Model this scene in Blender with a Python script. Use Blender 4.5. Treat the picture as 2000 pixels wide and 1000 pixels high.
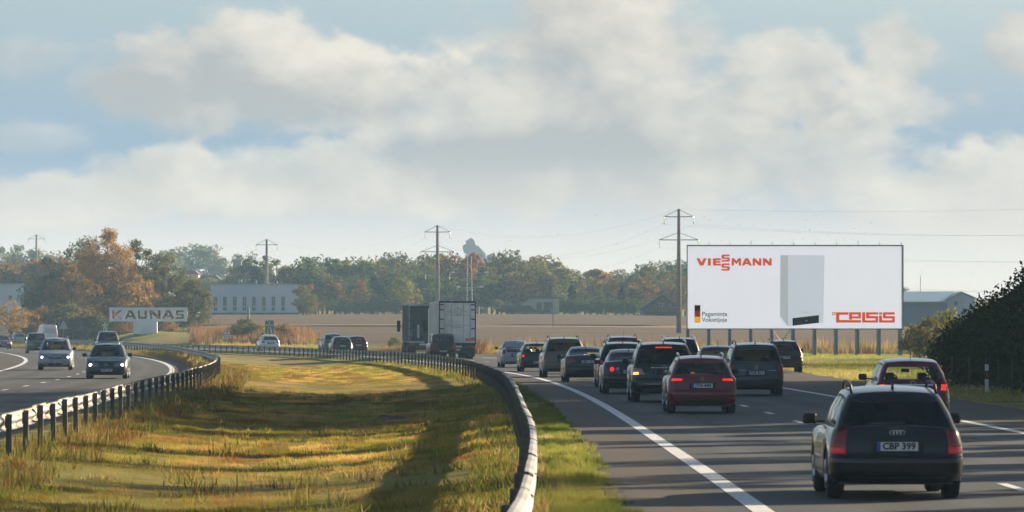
import bpy, bmesh, math, random
import numpy as np
from mathutils import Vector, Matrix

# ------------------------------------------------------------------ clear
for o in list(bpy.data.objects): bpy.data.objects.remove(o, do_unlink=True)
scn = bpy.context.scene
col = scn.collection
R = math.radians
random.seed(7)
rng = np.random.default_rng(11)

# ------------------------------------------------------------------ camera
CAM_H = 2.17
FPX = 10000.0                      # focal length in photograph pixels (2000 wide)
cam_d = bpy.data.cameras.new('camera')
cam_d.sensor_width = 36.0
cam_d.lens = 36.0 * FPX / 2000.0
cam_d.shift_y = 0.07
cam_d.clip_start = 0.5
cam_d.clip_end = 9000.0
cam_d.dof.use_dof = True
cam_d.dof.focus_distance = 190.0
cam_d.dof.aperture_fstop = 8.0
cam = bpy.data.objects.new('camera', cam_d)
cam.location = (0, 0, CAM_H)
cam.rotation_euler = (R(90), 0, 0)
col.objects.link(cam)
scn.camera = cam

# ------------------------------------------------------------------ light
SUN_AZ = R(47)      # clockwise from +Y (forward) towards +X (right)
SUN_EL = R(17.0)
EXPO = 1.38
scn.view_settings.view_transform = 'Standard'
scn.view_settings.look = 'None'
scn.view_settings.gamma = 1.0
scn.view_settings.use_curve_mapping = False
scn.view_settings.exposure = EXPO
scn.render.engine = 'CYCLES'
scn.cycles.max_bounces = 7
scn.cycles.diffuse_bounces = 3
scn.cycles.glossy_bounces = 3
scn.cycles.transmission_bounces = 4
scn.cycles.transparent_max_bounces = 12
scn.cycles.volume_bounces = 1
scn.cycles.sample_clamp_indirect = 4.0
scn.cycles.use_denoising = True

sun_d = bpy.data.lights.new('sun', 'SUN')
sun_d.energy = 5.0
sun_d.angle = R(0.55)
sun_d.color = (1.0, 0.82, 0.58)
sun = bpy.data.objects.new('sun', sun_d)
to_sun = Vector((math.sin(SUN_AZ) * math.cos(SUN_EL), math.cos(SUN_AZ) * math.cos(SUN_EL), math.sin(SUN_EL)))
sun.rotation_euler = to_sun.to_track_quat('Z', 'Y').to_euler()
sun.location = to_sun * 60
col.objects.link(sun)


class G:
    """small helper for node graphs"""
    def __init__(s, nt):
        s.nt = nt; s.n = nt.nodes; s.l = nt.links
    def new(s, t, **kw):
        nd = s.n.new(t)
        for k, v in kw.items(): setattr(nd, k, v)
        return nd
    def put(s, sock, v):
        if isinstance(v, (int, float)): sock.default_value = v
        elif isinstance(v, (tuple, list)):
            sock.default_value = tuple(v) + ((1.0,) if len(v) == 3 and sock.type == 'RGBA' else ())
        else: s.l.new(v, sock)
    def m(s, op, a, b=None, c=None, clamp=False):
        nd = s.new('ShaderNodeMath', operation=op); nd.use_clamp = clamp
        s.put(nd.inputs[0], a)
        if b is not None: s.put(nd.inputs[1], b)
        if c is not None: s.put(nd.inputs[2], c)
        return nd.outputs[0]
    def v(s, op, a, b=None):
        nd = s.new('ShaderNodeVectorMath', operation=op)
        s.put(nd.inputs[0], a)
        if b is not None: s.put(nd.inputs[1], b)
        return nd.outputs['Value' if op in ('LENGTH', 'DOT_PRODUCT') else 'Vector']
    def xyz(s, x, y, z=0.0):
        nd = s.new('ShaderNodeCombineXYZ')
        s.put(nd.inputs[0], x); s.put(nd.inputs[1], y); s.put(nd.inputs[2], z)
        return nd.outputs[0]
    def noise(s, vec, scale, detail=4, rough=0.5, dist=0.0):
        nd = s.new('ShaderNodeTexNoise')
        if vec is not None: s.l.new(vec, nd.inputs['Vector'])
        nd.inputs['Scale'].default_value = scale; nd.inputs['Detail'].default_value = detail
        nd.inputs['Roughness'].default_value = rough; nd.inputs['Distortion'].default_value = dist
        return nd.outputs['Fac']
    def ramp(s, x, a, b, lo=0.0, hi=1.0, smooth=True):
        nd = s.new('ShaderNodeMapRange')
        nd.interpolation_type = 'SMOOTHSTEP' if smooth else 'LINEAR'
        s.put(nd.inputs[0], x); s.put(nd.inputs[1], a); s.put(nd.inputs[2], b); s.put(nd.inputs[3], lo); s.put(nd.inputs[4], hi)
        return nd.outputs[0]
    def mix(s, f, a, b, blend='MIX'):
        nd = s.new('ShaderNodeMix', data_type='RGBA', blend_type=blend)
        s.put(nd.inputs[0], f); s.put(nd.inputs[6], a); s.put(nd.inputs[7], b)
        return nd.outputs[2]


# ------------------------------------------------------------------ sky
def build_world():
    w = bpy.data.worlds.new('World'); scn.world = w; w.use_nodes = True
    nt = w.node_tree; nt.nodes.clear(); g = G(nt)
    sky = g.new('ShaderNodeTexSky', sky_type='NISHITA')
    sky.sun_disc = False
    sky.sun_elevation = SUN_EL; sky.sun_rotation = SUN_AZ
    sky.altitude = 60; sky.air_density = 1.0; sky.dust_density = 1.2; sky.ozone_density = 1.6
    SK = 0.05
    d = g.new('ShaderNodeTexCoord').outputs['Generated']
    sep = g.new('ShaderNodeSeparateXYZ'); g.l.new(d, sep.inputs[0])
    X, Y, Z = sep.outputs
    az = g.m('ARCTAN2', X, Y)
    el = g.m('ARCSINE', g.m('MINIMUM', g.m('MAXIMUM', Z, -0.999), 0.999))
    A = g.m('MULTIPLY', az, 10.0)          # 1 unit = 0.1 rad
    E = g.m('MULTIPLY', el, 10.0)
    # billow warp shared by all clouds
    q = g.xyz(A, g.m('MULTIPLY', E, 1.45), 0.3)
    n1 = g.noise(q, 4.2, 9, 0.56, 0.15)
    n2 = g.noise(g.v('ADD', q, (7.3, 2.1, 4.4)), 13.0, 8, 0.6)
    warp = g.m('ADD', g.m('MULTIPLY', g.m('SUBTRACT', n1, 0.5), 1.5), g.m('MULTIPLY', g.m('SUBTRACT', n2, 0.5), 0.85))
    def blob(cx, cy, rx, ry, s0=1.06, s1=0.62, amp=1.0):
        p = g.v('MULTIPLY', g.v('SUBTRACT', g.xyz(A, E), (cx, cy, 0)), (1 / rx, 1 / ry, 0))
        r = g.m('ADD', g.v('LENGTH', p), g.m('MULTIPLY', warp, amp))
        # rim towards the sun: right and up
        lit_ = g.v('DOT_PRODUCT', p, (0.30, 0.62, 0))
        return g.ramp(r, s0, s1), lit_
    def pick(px, py): return ((px - 1000) / 1000.0, (640 - py) / 1000.0)
    # (px, py, rx, ry, strength, softness) in units of 0.1 rad
    spec = [(480, 150, .30, .125, .97, 1), (640, 165, .18, .09, .9, 1), (300, 185, .13, .07, .85, 1),
            (1120, 130, .30, .20, .97, 1.3), (1160, 30, .24, .12, .9, 1.2), (920, 230, .30, .13, .92, 1.3),
            (330, 345, .17, .065, .88, 1), (560, 355, .34, .085, .9, 1.2), (150, 395, .24, .06, .85, 1),
            (1080, 330, .46, .12, .97, 1.3), (1520, 305, .40, .10, .95, 1.2), (1330, 240, .34, .09, .92, 1.3),
            (1540, 150, .15, .115, .92, 1), (1755, 95, .10, .09, .85, 1.1), (2000, 85, .09, .075, .85, 1),
            (1980, 390, .34, .14, .95, 1.1), (1680, 205, .26, .065, .85, 1.3), (40, 270, .16, .04, .42, 1.8),
            (50, 110, .12, .05, .4, 1.5), (170, 165, .06, .05, .4, 1.5), (820, 375, .40, .07, .9, 1.3), (1350, 75, .10, .07, .6, 1.5)]
    cov = None; ls = None; ws = None
    for px, py, rx, ry, st, so in spec:
        cx, cy = pick(px, py); st *= 0.93
        bb, li = blob(cx, cy, rx, ry, 1.06, 1.06 - .40 * so)
        b = g.m('MULTIPLY', bb, st)
        cov = b if cov is None else g.m('SUBTRACT', g.m('ADD', cov, b), g.m('MULTIPLY', cov, b))
        t_ = g.m('MULTIPLY', b, li)
        ls = t_ if ls is None else g.m('ADD', ls, t_)
        ws = b if ws is None else g.m('ADD', ws, b)
    side = g.m('DIVIDE', ls, g.m('ADD', ws, 0.05))
    # clouds of the rest of the sky go on in the same manner
    far = g.noise(g.v('MULTIPLY', d, (1.0, 1.0, 2.6)), 5.5, 6, 0.55, 0.25)
    far = g.m('MULTIPLY', g.ramp(far, 0.54, 0.70), 0.75)
    out_v = g.ramp(E, 0.62, 1.0); out_h = g.ramp(g.m('ABSOLUTE', A), 1.05, 1.5)
    outside = g.m('MAXIMUM', out_v, out_h)
    cov = g.m('MAXIMUM', cov, g.m('MULTIPLY', far, outside))
    # light side (towards the sun, up) and dark side of the billows
    sh = g.noise(g.v('ADD', q, (0.05, 0.075, 0.0)), 4.2, 9, 0.56, 0.15)
    relief = g.m('SUBTRACT', n1, sh)
    big = g.noise(g.v('ADD', q, (3.1, 9.0, 1.7)), 2.2, 4, 0.5)
    lum = g.m('ADD', g.m('ADD', 0.43, g.m('MULTIPLY', relief, -2.2)), g.m('ADD', g.m('MULTIPLY', side, 0.62), g.m('MULTIPLY', g.m('SUBTRACT', big, 0.5), 0.7)))
    dark = None
    for px, py, rx, ry, st in [(280, 185, .17, .075, .55), (960, 330, .34, .08, .42), (1200, 275, .34, .05, .30), (1500, 335, .30, .05, .2)]:
        cx, cy = pick(px, py)
        b = g.m('MULTIPLY', blob(cx, cy, rx, ry, 1.3, 0.1, 0.6)[0], st)
        dark = b if dark is None else g.m('ADD', dark, b)
    lum = g.m('SUBTRACT', lum, dark, clamp=True)
    shade = (0.182, 0.180, 0.178); lit = (0.345, 0.312, 0.270)
    ccol = g.mix(lum, shade, lit)
    # thin pale-blue veil over the clear part of the low sky, milky towards the horizon
    base = g.v('MULTIPLY', sky.outputs[0], (SK, SK, SK))
    veil = g.ramp(E, 1.3, 0.1)
    base = g.mix(g.m('MULTIPLY', veil, 0.97), base, (0.086, 0.142, 0.218))
    c = g.mix(cov, base, ccol)
    milk = g.m('MULTIPLY', g.ramp(E, 0.36, 0.08), 0.94)
    c = g.mix(milk, c, (0.450, 0.365, 0.300))
    below = g.ramp(Z, -0.02, -0.001)
    c = g.mix(below, (0.12, 0.12, 0.11), c)
    bg = g.new('ShaderNodeBackground'); bg.inputs[1].default_value = 1.0
    g.l.new(c, bg.inputs[0])
    o = g.new('ShaderNodeOutputWorld'); g.l.new(bg.outputs[0], o.inputs[0])
    w.cycles.sampling_method = 'MANUAL'
    w.cycles.sample_map_resolution = 1024
build_world()

# ------------------------------------------------------------------ materials
MATS = {}
def pbr(name, c, rough=0.6, metal=0.0, coat=0.0, var=0.0, vscale=3.0, bump=0.0, bscale=40.0, spec=0.5, emit=None, estr=0.0, c2=None):
    if name in MATS: return MATS[name]
    m = bpy.data.materials.new(name); m.use_nodes = True; MATS[name] = m
    g = G(m.node_tree); b = g.n['Principled BSDF']
    b.inputs['Roughness'].default_value = rough; b.inputs['Metallic'].default_value = metal
    b.inputs['Coat Weight'].default_value = coat; b.inputs['Coat Roughness'].default_value = 0.06
    b.inputs['Specular IOR Level'].default_value = spec
    oc = g.new('ShaderNodeTexCoord').outputs['Object']
    if var > 0 or c2 is not None:
        n = g.noise(oc, vscale, 6, 0.6)
        lo = c2 if c2 is not None else tuple(x * (1 - var) for x in c)
        hi = c if c2 is not None else tuple(min(1, x * (1 + var)) for x in c)
        g.l.new(g.mix(g.ramp(n, 0.32, 0.68), lo, hi), b.inputs['Base Color'])
    else:
        b.inputs['Base Color'].default_value = (*c, 1)
    if bump > 0:
        bn = g.new('ShaderNodeBump'); bn.inputs['Strength'].default_value = bump; bn.inputs['Distance'].default_value = 0.02
        g.l.new(g.noise(oc, bscale, 5, 0.6), bn.inputs['Height']); g.l.new(bn.outputs[0], b.inputs['Normal'])
    if emit:
        b.inputs['Emission Color'].default_value = (*emit, 1); b.inputs['Emission Strength'].default_value = estr
    return m

def paint(name, c, dirt=0.25):
    """car paint: coat, flakes of road dust towards the sills"""
    if name in MATS: return MATS[name]
    m = bpy.data.materials.new(name); m.use_nodes = True; MATS[name] = m
    g = G(m.node_tree); b = g.n['Principled BSDF']
    tc = g.new('ShaderNodeTexCoord').outputs['Object']
    sep = g.new('ShaderNodeSeparateXYZ'); g.l.new(tc, sep.inputs[0])
    n = g.noise(tc, 5.0, 6, 0.65)
    low = g.ramp(sep.outputs[2], 0.85, 0.15)
    f = g.m('MULTIPLY', g.m('ADD', g.m('MULTIPLY', low, g.ramp(n, 0.25, 0.8)), 0.03), dirt * 0.7, clamp=True)
    g.l.new(g.mix(f, c, (0.16, 0.14, 0.12)), b.inputs['Base Color'])
    g.l.new(g.ramp(f, 0.0, 0.4, 0.34, 0.6), b.inputs['Roughness'])
    b.inputs['Metallic'].default_value = 0.15
    b.inputs['Coat Weight'].default_value = 0.6; b.inputs['Coat Roughness'].default_value = 0.05; b.inputs['Specular IOR Level'].default_value = 0.3
    return m

def glass(name, tint=0.3):
    if name in MATS: return MATS[name]
    m = bpy.data.materials.new(name); m.use_nodes = True; MATS[name] = m
    g = G(m.node_tree); g.n.remove(g.n['Principled BSDF'])
    tr = g.new('ShaderNodeBsdfTransparent'); tr.inputs[0].default_value = (tint * .93, tint, tint * .98, 1)
    gl = g.new('ShaderNodeBsdfGlossy'); gl.inputs['Roughness'].default_value = 0.03
    fr = g.new('ShaderNodeFresnel'); ge = g.new('ShaderNodeNewGeometry')
    g.l.new(g.m('SUBTRACT', 1.5, g.m('MULTIPLY', ge.outputs['Backfacing'], 0.8333)), fr.inputs[0])   # thin pane: same reflection from both sides
    mx = g.new('ShaderNodeMixShader')
    g.l.new(fr.outputs[0], mx.inputs[0]); g.l.new(tr.outputs[0], mx.inputs[1]); g.l.new(gl.outputs[0], mx.inputs[2])
    g.l.new(mx.outputs[0], g.n['Material Output'].inputs[0])
    return m

def leafmat(name, a, b, c, trans=0.35, nscale=0.35):
    """foliage with three hues mixed by clump, leaves let light through"""
    if name in MATS: return MATS[name]
    m = bpy.data.materials.new(name); m.use_nodes = True; MATS[name] = m
    g = G(m.node_tree); g.n.remove(g.n['Principled BSDF'])
    tc = g.new('ShaderNodeTexCoord').outputs['Object']
    oi = g.new('ShaderNodeObjectInfo')
    off = g.v('ADD', tc, g.xyz(g.m('MULTIPLY', oi.outputs['Random'], 40.0), 0, 0))
    n = g.noise(off, nscale, 3, 0.6); n2 = g.noise(off, nscale * 6, 2, 0.6)
    k = g.mix(g.ramp(n, 0.38, 0.62), a, b)
    k = g.mix(g.m('MULTIPLY', g.ramp(n2, 0.48, 0.72), 0.75), k, c)
    k = g.mix(g.m('MULTIPLY', oi.outputs['Random'], 0.45), k, b)
    df = g.new('ShaderNodeBsdfDiffuse'); tl = g.new('ShaderNodeBsdfTranslucent')
    g.l.new(k, df.inputs[0]); g.l.new(k, tl.inputs[0])
    mx = g.new('ShaderNodeMixShader'); mx.inputs[0].default_value = trans
    g.l.new(df.outputs[0], mx.inputs[1]); g.l.new(tl.outputs[0], mx.inputs[2])
    g.l.new(mx.outputs[0], g.n['Material Output'].inputs[0])
    return m

# ------------------------------------------------------------------ object helpers
def mesh_of(name, verts, faces, smooth=False):
    me = bpy.data.meshes.new(name)
    if isinstance(verts, np.ndarray): verts = verts.tolist()
    if isinstance(faces, np.ndarray): faces = faces.tolist()
    me.from_pydata(verts, [], faces)
    if smooth: me.polygons.foreach_set('use_smooth', [True] * len(me.polygons))
    me.update()
    return me

def link(name, me, m=None, parent=None, loc=None, rz=None):
    if m is not None and not me.materials: me.materials.append(m)
    o = bpy.data.objects.new(name, me); col.objects.link(o)
    if m is not None and me.materials[0] is not m:
        o.material_slots[0].link = 'OBJECT'; o.material_slots[0].material = m
    if parent is not None: o.parent = parent
    if loc is not None: o.location = loc
    if rz is not None: o.rotation_euler = (0, 0, rz)
    return o

def thing(name, label, cat, loc=(0, 0, 0), rz=0.0, group=None):
    o = bpy.data.objects.new(name, None); col.objects.link(o)
    o.empty_display_size = 0.3
    o.location = loc; o.rotation_euler = (0, 0, rz)
    o['label'] = label; o['category'] = cat
    if group: o['group'] = group
    return o

def tag(o, label=None, cat=None, group=None, kind=None):
    if label: o['label'] = label
    if cat: o['category'] = cat
    if group: o['group'] = group
    if kind: o['kind'] = kind
    return o

class MB:
    """collects boxes, tubes and grids into one mesh"""
    def __init__(s): s.v = []; s.f = []
    def add(s, v, f):
        k = len(s.v); s.v += [tuple(p) for p in v]; s.f += [tuple(i + k for i in q) for q in f]; return s
    def box(s, x0, x1, y0, y1, z0, z1):
        v = [(x0, y0, z0), (x1, y0, z0), (x1, y1, z0), (x0, y1, z0), (x0, y0, z1), (x1, y0, z1), (x1, y1, z1), (x0, y1, z1)]
        return s.add(v, [(3, 2, 1, 0), (4, 5, 6, 7), (0, 1, 5, 4), (1, 2, 6, 5), (2, 3, 7, 6), (3, 0, 4, 7)])
    def rbox(s, x0, x1, y0, y1, z0, z1, b=0.02):
        """chamfered box"""
        v = []; f = []
        def ring(z, i):
            return [(x0 + i, y0 + i * .0 + b, z), (x0 + i + b, y0 + i, z), (x1 - i - b, y0 + i, z), (x1 - i, y0 + b, z),
                    (x1 - i, y1 - b, z), (x1 - i - b, y1 - i, z), (x0 + i + b, y1 - i, z), (x0 + i, y1 - b, z)]
        rings = [ring(z0, b * .6), ring(z0 + b, 0), ring(z1 - b, 0), ring(z1, b * .6)]
        for r in rings: v += r
        for k in range(3):
            for i in range(8):
                j = (i + 1) % 8
                f.append((k * 8 + i, k * 8 + j, k * 8 + 8 + j, k * 8 + 8 + i))
        f.append(tuple(range(7, -1, -1))); f.append(tuple(range(24, 32)))
        return s.add(v, f)
    def tube(s, pts, r, n=6, cap=True):
        pts = [Vector(p) for p in pts]
        rs = r if isinstance(r, (list, tuple)) else [r] * len(pts)
        v = []; f = []
        for i, p in enumerate(pts):
            a = pts[max(i - 1, 0)]; b = pts[min(i + 1, len(pts) - 1)]
            t = (b - a).normalized()
            u = t.cross(Vector((0, 0, 1)) if abs(t.z) < .9 else Vector((1, 0, 0))).normalized(); w = t.cross(u)
            for k in range(n):
                an = 2 * math.pi * k / n
                v.append(tuple(p + (u * math.cos(an) + w * math.sin(an)) * rs[i]))
        for i in range(len(pts) - 1):
            for k in range(n):
                j = (k + 1) % n
                f.append((i * n + k, i * n + j, i * n + n + j, i * n + n + k))
        if cap:
            f.append(tuple(range(n - 1, -1, -1))); f.append(tuple(range((len(pts) - 1) * n, len(pts) * n)))
        return s.add(v, f)
    def prism(s, poly, y0, y1):
        """polygon in xz extruded along y"""
        n = len(poly)
        v = [(x, y0, z) for x, z in poly] + [(x, y1, z) for x, z in poly]
        f = [tuple(range(n)), tuple(range(2 * n - 1, n - 1, -1))]
        for i in range(n):
            j = (i + 1) % n; f.append((i, n + i, n + j, j))
        return s.add(v, f)
    def lathe(s, prof, n=20, axis='x'):
        """profile [(radius, along)] turned about an axis"""
        v = []; f = []
        for r, a in prof:
            for k in range(n):
                t = 2 * math.pi * k / n
                c, q = r * math.cos(t), r * math.sin(t)
                v.append((a, c, q) if axis == 'x' else ((c, q, a) if axis == 'z' else (c, a, q)))
        for i in range(len(prof) - 1):
            for k in range(n):
                j = (k + 1) % n
                f.append((i * n + k, i * n + j, i * n + n + j, i * n + n + k))
        return s.add(v, f)
    def mesh(s, name, smooth=False): return mesh_of(name, s.v, s.f, smooth)
    def link(s, name, m=None, parent=None, loc=None, rz=None, smooth=False):
        return link(name, s.mesh(name, smooth), m, parent, loc, rz)

def text_mesh(txt, size, name='lettering', bold=0.0, extrude=0.0):
    cu = bpy.data.curves.new('t', 'FONT'); cu.body = txt; cu.size = size; cu.align_x = 'CENTER'; cu.align_y = 'CENTER'
    cu.offset = bold; cu.extrude = extrude; cu.resolution_u = 2
    o = bpy.data.objects.new('t', cu); col.objects.link(o)
    dg = bpy.context.evaluated_depsgraph_get()
    me = bpy.data.meshes.new_from_object(o.evaluated_get(dg))
    bpy.data.objects.remove(o, do_unlink=True); bpy.data.curves.remove(cu)
    me.name = name
    me.materials.clear()
    return me

def poly_mesh(loops, depth, name):
    """flat shape in xz with holes (even-odd), thickness along y"""
    cu = bpy.data.curves.new('p', 'CURVE'); cu.dimensions = '2D'; cu.fill_mode = 'BOTH'; cu.extrude = depth / 2
    for lp in loops:
        sp = cu.splines.new('POLY'); sp.points.add(len(lp) - 1); sp.use_cyclic_u = True
        for i, (x, z) in enumerate(lp): sp.points[i].co = (x, z, 0, 1)
    o = bpy.data.objects.new('p', cu); col.objects.link(o)
    dg = bpy.context.evaluated_depsgraph_get()
    me = bpy.data.meshes.new_from_object(o.evaluated_get(dg))
    bpy.data.objects.remove(o, do_unlink=True); bpy.data.curves.remove(cu)
    me.transform(Matrix.Rotation(R(90), 4, 'X')); me.name = name; me.materials.clear()
    return me

# ------------------------------------------------------------------ the lie of the land
def spline(pts):
    x = np.array([p[0] for p in pts], float); y = np.array([p[1] for p in pts], float)
    n = len(x); h = np.diff(x); a = np.zeros((n, n)); b = np.zeros(n); a[0, 0] = a[-1, -1] = 1
    for i in range(1, n - 1):
        a[i, i - 1] = h[i - 1]; a[i, i] = 2 * (h[i - 1] + h[i]); a[i, i + 1] = h[i]
        b[i] = 6 * ((y[i + 1] - y[i]) / h[i] - (y[i] - y[i - 1]) / h[i - 1])
    M = np.linalg.solve(a, b)
    def f(q):
        q = np.asarray(q, float); i = np.clip(np.searchsorted(x, q) - 1, 0, n - 2); hh = h[i]
        A_ = (x[i + 1] - q) / hh; B_ = (q - x[i]) / hh
        val = A_ * y[i] + B_ * y[i + 1] + ((A_**3 - A_) * M[i] + (B_**3 - B_) * M[i + 1]) * hh * hh / 6
        s0 = (y[1] - y[0]) / h[0] - h[0] / 6 * M[1]; s1 = (y[-1] - y[-2]) / h[-1] + h[-1] / 6 * M[-2]
        val = np.where(q < x[0], y[0] + s0 * (q - x[0]), val)
        return np.where(q > x[-1], y[-1] + s1 * (q - x[-1]), val)
    return f
# left edge line of the carriageway that leads away / median guard rail of the oncoming carriageway
XR = spline([(-80, 2.3), (0, 2.75), (60, 2.96), (100, 2.82), (136, 2.62), (163, 2.35), (194, 1.82), (224, 0.95), (250, -0.35), (300, -3.6), (355, -8.1), (410, -13.6), (470, -23.0), (530, -35.0), (590, -49), (670, -69.5), (760, -96)])
XL = spline([(-80, -8.2), (0, -7.9), (50, -8.05), (86, -8.52), (119, -9.5), (161, -10.6), (195, -11.7), (233, -13.4), (284, -16.7), (358, -23.2), (430, -31.6), (526, -47), (620, -70), (760, -112)])
RAILR = spline([(-80, -1.2), (0, -0.9), (25, -.45), (40, -.02), (55, .17), (68, .25), (95, .19), (135, 0.0), (163, -.3), (194, -.95), (224, -1.9), (250, -3.1), (300, -6.1), (355, -10.6), (410, -16.0), (470, -25.3), (530, -37.4), (590, -51.4), (670, -72), (760, -98.6)])
def sstep(a, b, x):
    t = np.clip((np.asarray(x, float) - a) / (b - a), 0, 1); return t * t * (3 - 2 * t)
def slope(f, z, e=1.0): return float((f(z + e) - f(z - e)) / (2 * e))
def CE(z): return np.interp(z, [0, 150, 190, 233, 262, 300, 380, 450, 520], [10.8, 11.0, 11.7, 13.3, 15.2, 16.0, 14.5, 12.0, 11.0])
def drop_r(z): return -0.22 * sstep(270, 420, z)
def rise_l(z): return 0.22 * sstep(300, 470, z)
L_LINE_R, L_LINE_L, L_EDGE_R, L_EDGE_L = -2.25, -10.85, -1.25, -14.2
MOUND = (-46.0, 652.0)
def land(X, Z):
    X = np.asarray(X, float); Z = np.asarray(Z, float)
    xr = XR(Z); xl = XL(Z); rr = RAILR(Z); c = X - xr
    far = (4.6 * sstep(470, 930, Z) + 7 * sstep(930, 1700, Z)) * (1 - 0.25 * sstep(10, 60, X) * (1 - sstep(1000, 1300, Z)))
    fr = far * sstep(11.5, 42, c); fl = far * sstep(18, 60, xl - X)
    h = np.where(c > 0, fr, fl)
    m = np.clip((X - xl) / np.maximum(rr - xl, 1), 0, 1)
    inm = (X > xl) & (X < rr)
    ditch = -0.32 * np.sin(np.pi * m) ** 1.5
    ditch = ditch + m * drop_r(Z) + (1 - m) * rise_l(Z)
    h = np.where(inm, ditch, h)
    h = np.where((X >= rr) & (c < -1.7), drop_r(Z) * np.clip((-1.7 - c) / np.maximum(-1.7 - (rr - xr), .05), 0, 1), h)
    t = np.clip((X - (xl + L_EDGE_R)) / (-L_EDGE_R), 0, 1)
    h = np.where((X <= xl) & (X > xl + L_EDGE_R), rise_l(Z) * t, h)
    h = h + 1.5 * np.exp(-(((X - MOUND[0]) / 6.5) ** 2 + ((Z - MOUND[1]) / 7.0) ** 2) ** 1.4) * (c > 11)
    return h
def ground(X, Z): return float(land(np.array([X]), np.array([Z]))[0])
def at_px(x, Z): return (x - 1000.0) / FPX * Z            # lateral place of a sight line at depth Z

def rows(z0, z1):
    z = [z0]
    while z[-1] < z1: z.append(z[-1] + max(1.2, 0.018 * max(z[-1], 0)))
    return np.array(z)

def ribbon(name, fa, fb, z0, z1, h, m, ncol=2, ref=None):
    Z = rows(z0, z1); a = fa(Z); b = fb(Z); v = []; f = []
    for i in range(len(Z)):
        for k in range(ncol):
            t = k / (ncol - 1); x = a[i] * (1 - t) + b[i] * t
            v.append((x, Z[i], h))
    for i in range(len(Z) - 1):
        for k in range(ncol - 1):
            p = i * ncol + k; f.append((p, p + 1, p + ncol + 1, p + ncol))
    me = mesh_of(name, v, f)
    at_ = me.attributes.new('across', 'FLOAT', 'POINT')
    at_.data.foreach_set('value', np.array([q[0] - float(ref(q[1])) for q in v], np.float32) if ref is not None else np.zeros(len(v), np.float32))
    return link(name, me, m)

# ---- ground sheet
def ground_material():
    m = bpy.data.materials.new('ground_cover'); m.use_nodes = True
    g = G(m.node_tree); b = g.n['Principled BSDF']; b.inputs['Roughness'].default_value = 0.95
    b.inputs['Specular IOR Level'].default_value = 0.1
    tc = g.new('ShaderNodeTexCoord').outputs['Object']
    def attr(n):
        a = g.new('ShaderNodeAttribute'); a.attribute_name = n; return a.outputs['Fac']
    fieldw, greenw, soilw = attr('field'), attr('green'), attr('soil')
    n1 = g.noise(tc, 0.22, 5, 0.6, 0.3); n2 = g.noise(tc, 1.3, 6, 0.65); n3 = g.noise(tc, 9.0, 5, 0.7)
    straw = g.mix(n2, (0.32, 0.20, 0.062), (0.44, 0.295, 0.11))
    green = g.mix(n2, (0.075, 0.095, 0.016), (0.155, 0.165, 0.03))
    k = g.mix(g.ramp(g.m('ADD', g.m('MULTIPLY', n1, 0.65), g.m('MULTIPLY', n3, 0.35)), 0.40, 0.58), straw, green)
    k = g.mix(g.m('MULTIPLY', greenw, 0.85), k, g.mix(n1, (0.12, 0.145, 0.024), (0.24, 0.235, 0.05)))
    br = g.ramp(g.m('ADD', g.m('MULTIPLY', n2, 0.6), g.m('MULTIPLY', n3, 0.4)), 0.52, 0.66)
    k = g.mix(g.m('MULTIPLY', br, g.m('ADD', g.m('MULTIPLY', soilw, 1.0), 0.25)), k, (0.155, 0.075, 0.028))
    # ploughed field: furrows and clods
    sep = g.new('ShaderNodeSeparateXYZ'); g.l.new(tc, sep.inputs[0])
    fur = g.noise(g.xyz(g.m('MULTIPLY', sep.outputs[0], 0.04), g.m('MULTIPLY', sep.outputs[1], 0.16)), 1.0, 6, 0.7, 0.3)
    fur2 = g.noise(g.xyz(g.m('MULTIPLY', sep.outputs[0], 0.5), g.m('MULTIPLY', sep.outputs[1], 0.9)), 1.0, 4, 0.7)
    fk = g.mix(g.ramp(fur, 0.35, 0.65), (0.058, 0.036, 0.020), (0.125, 0.084, 0.050))
    fk = g.mix(g.ramp(fur2, 0.42, 0.72), fk, (0.175, 0.118, 0.068))
    fk = g.mix(g.m('MULTIPLY', g.ramp(n2, 0.55, 0.8), 0.5), fk, (0.085, 0.058, 0.04))
    k = g.mix(fieldw, k, fk)
    g.l.new(k, b.inputs['Base Color'])
    bn = g.new('ShaderNodeBump'); bn.inputs['Strength'].default_value = 0.9; bn.inputs['Distance'].default_value = 0.09
    hgt = g.m('ADD', g.m('MULTIPLY', n3, 0.5), g.m('ADD', g.m('MULTIPLY', n2, 0.6), g.m('MULTIPLY', fur, fieldw)))
    g.l.new(hgt, bn.inputs['Height']); g.l.new(bn.outputs[0], b.inputs['Normal'])
    return m

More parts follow.
